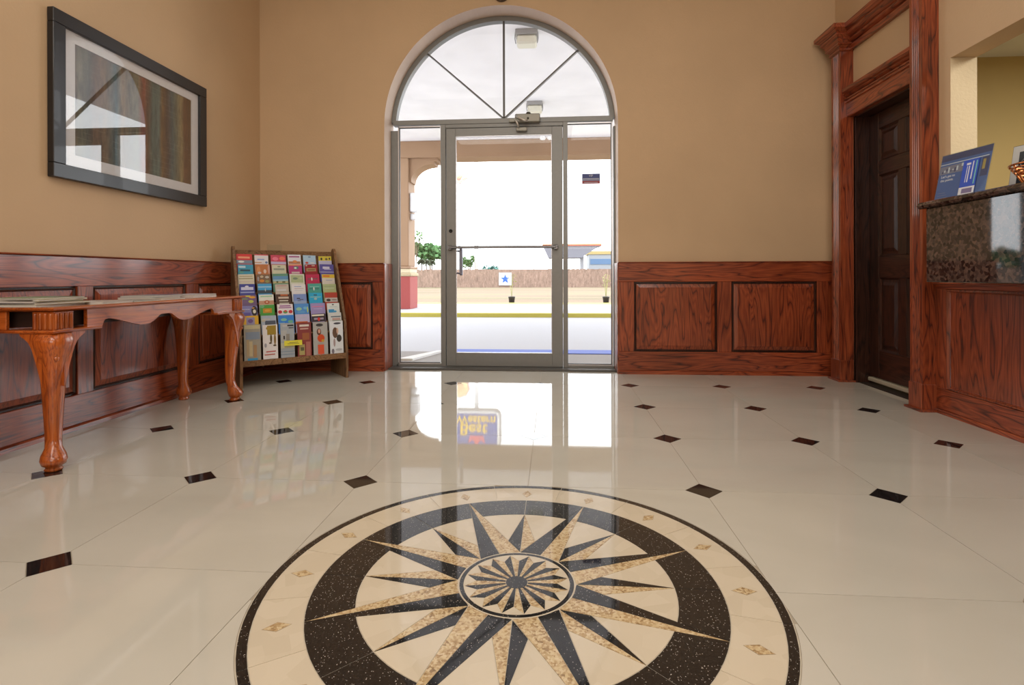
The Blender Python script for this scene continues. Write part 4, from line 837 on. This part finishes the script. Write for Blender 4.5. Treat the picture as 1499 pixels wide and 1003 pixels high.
# fence: rails, posts and pickets
fe = thing('wooden_fence', (5, 50, -.18), 'long weathered board fence beyond the lawn', 'fence')
fm = wood('fence', 'z')
rngf = random.Random(3); nb = 0
mesh_cache = None
for k in range(300):
    x = -14+k*.145; 
    if mesh_cache is None:
        m = MB(); m.prism([(x, -.17), (x+.1446, -.17), (x+.1446, 1.49), (x+.125, 1.51), (x+.02, 1.51), (x, 1.49)], 49.98, 50.0, 'y'); p0 = m.build('picket', fm, fe); p0n = p0
    else: pass
    if k == 0: base_loc = p0.location.copy(); mesh_cache = p0.data; continue
    p = p0.copy(); C.objects.link(p); p.location = base_loc+Vector((k*.145, rngf.uniform(-.008, .008), rngf.uniform(-.035, .02)))
m = MB()
for z in (.15, 1.2): m.box((-14, 50.02, z), (29.6, 50.06, z+.09))
m.build('fence_rail', fm, fe)
m = MB()
for sx in (-1, 1):
    n_b = 200
    for k in range(n_b):
        x = -14.2-k*.145 if sx < 0 else 29.6+k*.145
        m.box((x-.1446 if sx < 0 else x, 49.98, -.17), (x if sx < 0 else x+.1446, 50, 1.5+rngf.uniform(-.04, .02)))
m.build('distant_pickets', fm, fe, kind='stuff')
# star panel on the fence
spn = thing('star_panel', (-3.5, 49.9, .35), 'white square panel with a blue star in front of the board fence', 'sign')
def px2x(px, Y):     # helper only used to lay out far things along the view
    a = math.atan((px-749.5)/FPX)-YAW; return Y*math.tan(a)
sxc = px2x(739.5, 49.8)
m = MB(); m.cbox((sxc-.58, 49.85, .02), (sxc+.58, 49.92, 1.18), .02); m.build('panel', plain((.8, .82, .85), .6, name='white_panel'), spn)
pts_ = [(sxc+(.46 if k % 2 == 0 else .19)*math.sin(PI*k/5), .60+(.46 if k % 2 == 0 else .19)*math.cos(PI*k/5)) for k in range(10)]
m = MB(); m.prism(pts_, 49.82, 49.86, 'y'); m.build('star', plain((.02, .10, .55), .5, name='blue_star'), spn)
m = MB(); m.box((sxc-.05, 49.93, -.17), (sxc+.05, 49.97, 1.0)); m.build('post', fm, spn)
# planters
for i, px in enumerate((749, 887)):
    x = px2x(px, 20.9); pt = thing('black_planter', (x, 20.9, -.17), ['black plastic plant pot at the lawn edge seen through the glass door', 'black plastic plant pot at the lawn edge seen through the right sidelight'][i], 'planter', 'planters along the lawn edge')
    m = MB(); m.lathe((x, 20.9, -.17), [(.10, 0), (.125, .20), (.138, .21), (.138, .245), (.125, .245), (.12, .20)], 20); m.build('pot', plain((.035, .035, .04), .5, name='black_plastic'), pt)
    m = MB(); rr = random.Random(i)
    for k in range(5): a = rr.uniform(0, 6.28); m.tube([(x, 20.9, .03), (x+.04*math.cos(a), 20.9+.04*math.sin(a), .35), (x+.12*math.cos(a), 20.9+.12*math.sin(a), .75+.2*rr.random())], .005, 5)
    for k in range(26):
        a = rr.uniform(0, 6.28); q = rr.uniform(.03, .16); z = rr.uniform(.35, .95); m.add([(x+q*math.cos(a), 20.9+q*math.sin(a), z), (x+(q+.05)*math.cos(a+.2), 20.9+(q+.05)*math.sin(a+.2), z+.02), (x+(q+.05)*math.cos(a), 20.9+(q+.05)*math.sin(a), z+.04)], [(0, 1, 2)])
    m.build('twigs', plain((.35, .38, .12), .8, name='yellow_leaf'), pt)
# canopy over the drive
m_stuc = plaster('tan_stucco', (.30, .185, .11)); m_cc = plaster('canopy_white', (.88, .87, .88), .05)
ext('canopy_ceiling', (-5.6, 5.12, 5.02), (5.75, 17.3, 5.2), m_cc)
ext('canopy_beam', (-5.6, 16.5, 4.50), (5.75, 17.3, 5.02), m_stuc, c=.02)
ext('outside_wall', (-9, 5.0, -.3), (XL-.15, 5.12, 5.02), m_stuc); ext('outside_wall', (5.7, 5.0, -.3), (9.5, 5.12, 5.02), m_stuc)
ext('outside_wall_top', (XL-.15, 5.0, ZC+.1), (5.7, 5.12, 5.02), m_stuc)
def column(x0, x1, side, lamp, lb):
    y0, y1 = 16.5, 17.3
    c = thing('canopy_column', ((x0+x1)/2, (y0+y1)/2, -.15), lb, 'column')
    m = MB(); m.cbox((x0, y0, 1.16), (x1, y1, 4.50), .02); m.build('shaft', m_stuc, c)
    m = MB(); m.cbox((x0-.06, y0-.06, -.15), (x1+.06, y1+.06, .86), .01); m.build('base', plain((.33, .06, .055), .7, name='red_paint'), c)
    m = MB(); m.cbox((x0-.09, y0-.09, .86), (x1+.09, y1+.09, .96), .02); m.build('lower_moulding', plain((.45, .36, .22), .7, name='tan_paint'), c)
    m = MB(); m.cbox((x0-.05, y0-.05, .96), (x1+.05, y1+.05, 1.09), .01); m.build('neck', plain((.62, .53, .36), .7, name='cream_paint'), c)
    m = MB(); m.cbox((x0-.08, y0-.08, 1.09), (x1+.08, y1+.08, 1.16), .02); m.build('upper_moulding', plain((.35, .22, .14), .7, name='brown_paint'), c)
    # curved bracket under the beam
    xe = x1 if side > 0 else x0; R_ = .72; sgn = side
    P = [(xe, 4.50), (xe, 3.78), (xe+sgn*.06, 3.78)]
    P += [(xe+sgn*(.06+R_*(1-math.cos(PI/2*k/12))), 3.80+.52*math.sin(PI/2*k/12)) for k in range(1, 12)]
    P += [(xe+sgn*(.06+R_), 4.32), (xe+sgn*(.06+R_), 4.40), (xe+sgn*(.16+R_), 4.40), (xe+sgn*(.16+R_), 4.50)]
    m = MB(); m.prism(P, y0+.1, y1-.1, 'y'); m.build('bracket', m_stuc, c)
    if lamp:
        l = thing('wall_lantern', (x1+.1, 16.8, 2.65), 'white lantern fixed to the side of the canopy column', 'lamp')
        m = MB(); m.cbox((x1, 16.6, 2.86), (x1+.24, 17.0, 3.45), .03); m.build('lamp_box', plain((.82, .84, .88), .4, name='white_plastic'), l)
        m = MB(); m.cbox((x1, 16.65, 2.62), (x1+.18, 16.95, 2.80), .03); m.build('lamp_foot', plain((.8, .82, .86), .4, name='white_plastic2'), l)
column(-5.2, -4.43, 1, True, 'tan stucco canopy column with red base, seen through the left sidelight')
column(4.90, 5.67, -1, False, 'right hand tan stucco canopy column, beyond the view of the door')
for i, (px, Y, lb) in enumerate(((783.5, 13.1, 'square canopy ceiling light just above the transom'), (772, 9.3, 'square canopy ceiling light near the top of the fanlight'))):
    x = px2x(px, Y); l = thing('canopy_light', (x, Y, 4.75), lb, 'ceiling light', 'lights under the canopy')
    m = MB(); m.cbox((x-.19, Y-.14, 4.93), (x+.19, Y+.16, 5.02), .01); m.build('housing', plain((.34, .33, .32), .5, name='grey_housing'), l)
    m = MB(); m.cbox((x-.17, Y-.12, 4.78), (x+.17, Y+.14, 4.93), .03); m.build('diffuser', plain((.75, .73, .6), .3, name='cream_diffuser'), l)
    for sx in (-1, 1):
        m = MB(); m.tube([(x+sx*.19, Y-.1, 4.97), (x+sx*.195, Y-.1, 4.86), (x+sx*.18, Y-.1, 4.78)], .008, 6); m.build('bracket', plain((.2, .2, .2), .5, name='dark_bracket'), l)
for i, px in enumerate((795, 806)):
    x = px2x(px, 15.8); m = MB(); m.lathe((x, 15.8, 4.80), [(.07, 0), (.09, .04), (.04, .14), (.03, .22)], 14); o = m.build('spot_lamp', plain((.85, .85, .85), .3, name='white_enamel')); tag(o, ['left small white spot lamp under the canopy beam', 'right small white spot lamp under the canopy beam'][i], 'lamp', 'spot lamps under the canopy')
# trees
def tree(nm, px, Y, w_, z0, z1, trunk, col, lb, n=900, seed=0, grp='trees beyond the fence'):
    rr = random.Random(seed); x = px2x(px, Y); root = thing(nm, (x, Y, -.3), lb, 'tree', grp)
    m = MB(); m.tube([(x, Y, -.3), (x+.1, Y, z0*.5), (x, Y, (z0+z1)/2)], trunk, 7)
    for k in range(5):
        a = rr.uniform(0, 6.28); m.tube([(x, Y, z0*.8), (x+w_*.25*math.cos(a), Y+w_*.25*math.sin(a), (z0*.4+z1*.6))], trunk*.4, 5)
    m.build('trunk', plain((.2, .15, .1), .9, name='bark'), root)
    m = MB(); cl_ = [(rr.uniform(-.36, .36)*w_, rr.uniform(-.36, .36)*w_, z0+(z1-z0)*rr.uniform(.25, .78), rr.uniform(.16, .26)*w_) for _ in range(11)]
    for k in range(n):
        cx, cy, cz, R = rr.choice(cl_); v_ = Vector((rr.gauss(0, 1), rr.gauss(0, 1), rr.gauss(0, 1))).normalized()*R*rr.uniform(.6, 1.05)
        p = Vector((x+cx, Y+cy, min(z1, cz+v_.z*.8)))+Vector((v_.x, v_.y, 0)); s_ = w_*.06
        e1 = Vector((rr.gauss(0, 1), rr.gauss(0, 1), rr.gauss(0, 1))).normalized()*s_; e2 = e1.cross(Vector((rr.gauss(0, 1), rr.gauss(0, 1), 1))).normalized()*s_
        m.add([p-e1, p+e2, p+e1, p-e2], [(0, 1, 2, 3)])
    o = m.build('foliage', plain(col, .8, name='leaves'), root, kind='stuff')
G1, G2, G3 = (.09, .20, .07), (.12, .22, .08), (.08, .19, .17)
tree('tree', 629, 62, 3.9, 2.5, 5.1, .09, G1, 'round green tree left of the door frame beyond the fence', 1300, 1)
tree('tree', 609, 60, 1.9, 3.2, 6.4, .06, G2, 'thin tall tree just right of the canopy column', 260, 2)
tree('tree', 688, 66, 1.9, 1.6, 3.5, .06, G2, 'small light green tree seen through the left part of the door', 700, 3)
tree('tree', 721, 90, 3.2, .6, 2.6, .1, G3, 'low bluish green tree above the fence left of the star panel', 600, 4)
for i, px in enumerate((617, 624, 632)):
    Y = 56+1.4*i; x = px2x(px, Y); root = thing('palm', (x, Y, -.3), ['leftmost of the three small palms behind the fence', 'middle of the three small palms behind the fence', 'rightmost of the three small palms behind the fence'][i], 'palm tree', 'small palms behind the fence')
    m = MB(); m.tube([(x, Y, -.3), (x+.03, Y, 1.2), (x, Y, 2.4)], .07, 8); m.build('trunk', plain((.10, .075, .055), .9, name='palm_bark'), root)
    m = MB(); rr = random.Random(i)
    for k in range(60):
        a = rr.uniform(0, 6.28); el = rr.uniform(-.6, 1.1); d_ = Vector((math.cos(a)*math.cos(el), math.sin(a)*math.cos(el), math.sin(el))); p = Vector((x, Y, 2.35)); s_ = Vector((-math.sin(a), math.cos(a), .6))*.09
        q = p+d_*.32; e_ = p+d_*.52+Vector((0, 0, -.14)); m.add([p, q-s_, e_, q+s_], [(0, 1, 2, 3)])
    m.build('fronds', plain((.10, .12, .075), .8, name='palm_leaf'), root)
rngt = random.Random(9)
for k in range(16):        # distant tree line to the left of the drive
    a = math.radians(118+k*3.6); D_ = 80+(k % 2)*9; x, Y = D_*math.cos(a)*1.0, D_*math.sin(a)
    pxx = 749.5+FPX*math.tan(math.atan2(x, Y)+YAW) if Y > 0 else 0
    rr = rngt; h_ = rr.uniform(3.4, 5.2); w_ = rr.uniform(4.2, 5)
    root = thing('tree', (x, Y, -.3), 'dark green tree in the distant tree line left of the drive', 'tree', 'distant tree line left of the drive')
    m = MB(); m.tube([(x, Y, -.3), (x, Y, h_*.6)], .14, 6); m.build('trunk', plain((.2, .15, .1), .9, name='bark'), root)
    m = MB()
    for q in range(420):
        v_ = Vector((rr.gauss(0, 1), rr.gauss(0, 1), rr.gauss(0, 1))).normalized()*rr.uniform(.6, 1); p = Vector((x, Y, h_*.55))+Vector((v_.x*w_/2, v_.y*w_/2, v_.z*h_*.48)); s_ = .38
        e1 = Vector((rr.gauss(0, 1), rr.gauss(0, 1), rr.gauss(0, 1))).normalized()*s_; e2 = e1.cross(Vector((0, .3, 1))).normalized()*s_; m.add([p-e1, p+e2, p+e1, p-e2], [(0, 1, 2, 3)])
    m.build('foliage', plain(G1, .8, name='leaves'), root, kind='stuff')
# filling station canopy far right
gY = 100
x0, x1 = px2x(795, gY), px2x(880, gY)
gs = thing('filling_station_canopy', ((x0+x1)/2, gY, -.3), 'distant white filling station canopy with an orange red top line', 'canopy')
m = MB(); m.prism([(x0, 6.35), (x1, 6.35), (x1-.6, 6.1), (x1-3.1, 4.55), (x1-3.4, 4.2), (x0+1.0, 4.2), (x0+.25, 5.8)], gY, gY+6, 'y'); m.build('underside', plain((.16, .16, .19), .7, name='grey_soffit'), gs)
m = MB(); m.box((x0-.1, gY-.2, 6.35), (x1+.1, gY+6, 6.6)); m.build('top_line', plain((.30, .06, .025), .6, name='orange_red'), gs)
m = MB(); m.box((x0-.1, gY-.15, 6.6), (x1+.1, gY+6, 6.75)); m.build('yellow_line', plain((.42, .32, .1), .6, name='station_yellow'), gs)
for px in (812, 852):
    x = px2x(px, gY+1); m = MB(); m.box((x-.35, gY+1, -.3), (x+.35, gY+1.7, 6)); m.build('pillar', plain((.24, .24, .26), .6, name='white_pillar'), gs)
x0b, x1b = px2x(862, gY+20), px2x(905, gY+20)
g2 = thing('filling_station_shop', ((x0b+x1b)/2, gY+20, -.3), 'distant pale shop with yellow roof line beside the filling station canopy', 'building')
m = MB(); m.box((x0b, gY+20, -.3), (x1b, gY+28, 5.6)); m.build('walls', plain((.25, .27, .30), .7, name='pale_wall'), g2)
m = MB(); m.box((x0b-.3, gY+19.8, 5.6), (x1b+.3, gY+28, 6.3)); m.build('roof_band', plain((.35, .27, .11), .6, name='yellow_band'), g2)
m = MB(); m.box((x0b+.3, gY+19.9, 3.4), (x1b-.3, gY+20, 4.6)); m.build('blue_awning', plain((.08, .15, .27), .6, name='blue_awning'), g2)
def car(px, Y, col, lb):
    x = px2x(px, Y); root = thing('car', (x, Y, -.3), lb, 'car', 'cars parked at the filling station')
    m = MB(); m.prism([(x-2.1, .1), (x+2.1, .1), (x+2.1, .65), (x+1.3, .78), (x+.8, 1.3), (x-.9, 1.3), (x-1.5, .8), (x-2.1, .7)], Y, Y+1.7, 'y'); m.build('body', plain(col, .3, name='car_paint'), root)
    m = MB(); m.prism([(x+1.1, .8), (x+.7, 1.22), (x-.8, 1.22), (x-1.3, .82)], Y-.02, Y+1.72, 'y'); m.build('side_window', plain((.08, .1, .12), .1, name='car_glass'), root)
    for sx in (-1.3, 1.3):
        m = MB(); m.lathe((x+sx, Y-.02, .0), [(.32, 0), (.32, .2)], 16, axis='y'); m.build('wheel', plain((.03, .03, .03), .7, name='tyre'), root)
car(834, 95, (.6, .6, .62), 'silver car under the filling station canopy'); car(872, 96, (.3, .42, .62), 'blue car right of the filling station canopy')
# motel pylon sign
sy = 60.0; sc = px2x(697, sy)
ps = thing('motel_sign', (sc, sy, -.3), 'tall pole sign with blue panel lettered Best Western, mirrored in the floor', 'sign')
m = MB(); m.tube([(sc, sy+.2, -.3), (sc, sy+.2, 14.2)], .22, 12); m.build('pole', plain((.68, .68, .68), .5, name='grey_pole'), ps)
zb, zt, hw = 13.87, 18.15, 2.75
def rrect(x0, x1, z0, z1, r): 
    P = []
    for cx, cz, a0 in ((x1-r, z1-r, 0), (x0+r, z1-r, 90), (x0+r, z0+r, 180), (x1-r, z0+r, 270)):
        for k in range(7): a = math.radians(a0+15*k); P.append((cx+r*math.cos(a), cz+r*math.sin(a)))
    return P
m = MB(); m.prism(rrect(sc-hw, sc+hw, zb, zt, .8), sy-.25, sy+.6, 'y'); m.build('cabinet', plain((.42, .42, .44), .5, name='sign_frame'), ps)
m = MB(); m.prism(rrect(sc-hw+.18, sc+hw-.18, zb+.18, zt-.18, .65), sy-.28, sy-.25, 'y'); m.build('white_border', plain((.8, .8, .8), .5, name='sign_white'), ps)
m = MB(); m.prism(rrect(sc-hw+.42, sc+hw-.42, zb+.42, zt-.3, .3), sy-.31, sy-.28, 'y'); m.build('blue_panel', plain((.04, .09, .38), .5, name='sign_blue'), ps)
ty = plain((.9, .6, .06), .5, name='sign_yellow')
text('Best', (sc-.3, sy-.33, 16.0), (PI/2, 0, 0), 1.75, ty, ps, 'lettering', .02, bold=.035); text('Western', (sc, sy-.33, 14.95), (PI/2, 0, 0), 1.35, ty, ps, 'lettering', .02, sx=.9, bold=.03)
m = MB(); m.prism([(sc-.7, 16.75), (sc+.8, 16.75), (sc+1.0, 17.55), (sc+.5, 17.15), (sc+.05, 17.75), (sc-.4, 17.15), (sc-.9, 17.55)], sy-.34, sy-.31, 'y'); m.build('red_crown', plain((.75, .08, .12), .5, name='sign_red'), ps)
# shell shaped filling station sign
hy = 110.0; hx = px2x(672, hy)
sh = thing('filling_station_sign', (hx, hy, -.3), 'tall pole sign with a yellow scallop shell edged in red, mirrored in the floor', 'sign')
def shell(s_, zc_):
    P = [(-.28, -1.0), (.28, -1.0), (.34, -.72)]
    for k in range(13):
        a = math.radians(-32+244*k/12); rr_ = 1.0+.05*math.cos(k*PI); P.append((rr_*math.cos(a), rr_*math.sin(a)*.95))
    P += [(-.34, -.72)]; return [(hx+p[0]*s_, zc_+p[1]*s_) for p in P]
m = MB(); m.prism(shell(2.1, 21.9), hy, hy+.5, 'y'); m.build('red_edge', plain((.75, .40, .36), .5, name='shell_red'), sh)
m = MB(); m.prism(shell(1.8, 21.9), hy-.1, hy, 'y'); m.build('yellow_shell', plain((.9, .8, .42), .5, name='shell_yellow'), sh)
m = MB()
for k in range(7):
    a = math.radians(30+20*k); m.tube([(hx+.25*math.cos(a), hy-.12, 20.3+.1), (hx+1.65*math.cos(a), hy-.12, 21.9+1.55*math.sin(a))], .06, 5)
m.build('shell_ribs', plain((.75, .40, .36), .5, name='shell_red2'), sh)
m = MB(); m.tube([(hx, hy+.3, -.3), (hx, hy+.3, 19.9)], .25, 10); m.build('pole', plain((.7, .7, .7), .5, name='grey_pole'), sh)

m = MB(); m.lathe((-.45, 4.835, 3.36), [(.07, 0), (.07, -.02), (.055, -.05), (.02, -.065)], 20, axis='y'); o = m.build('wall_fixture', plain((.10, .06, .03), .5, name='brown_cap')); tag(o, 'small round dark fixture on the wall just above the arch', 'fixture')
for o in bpy.data.objects:
    if '_w' in o: del o['_w']
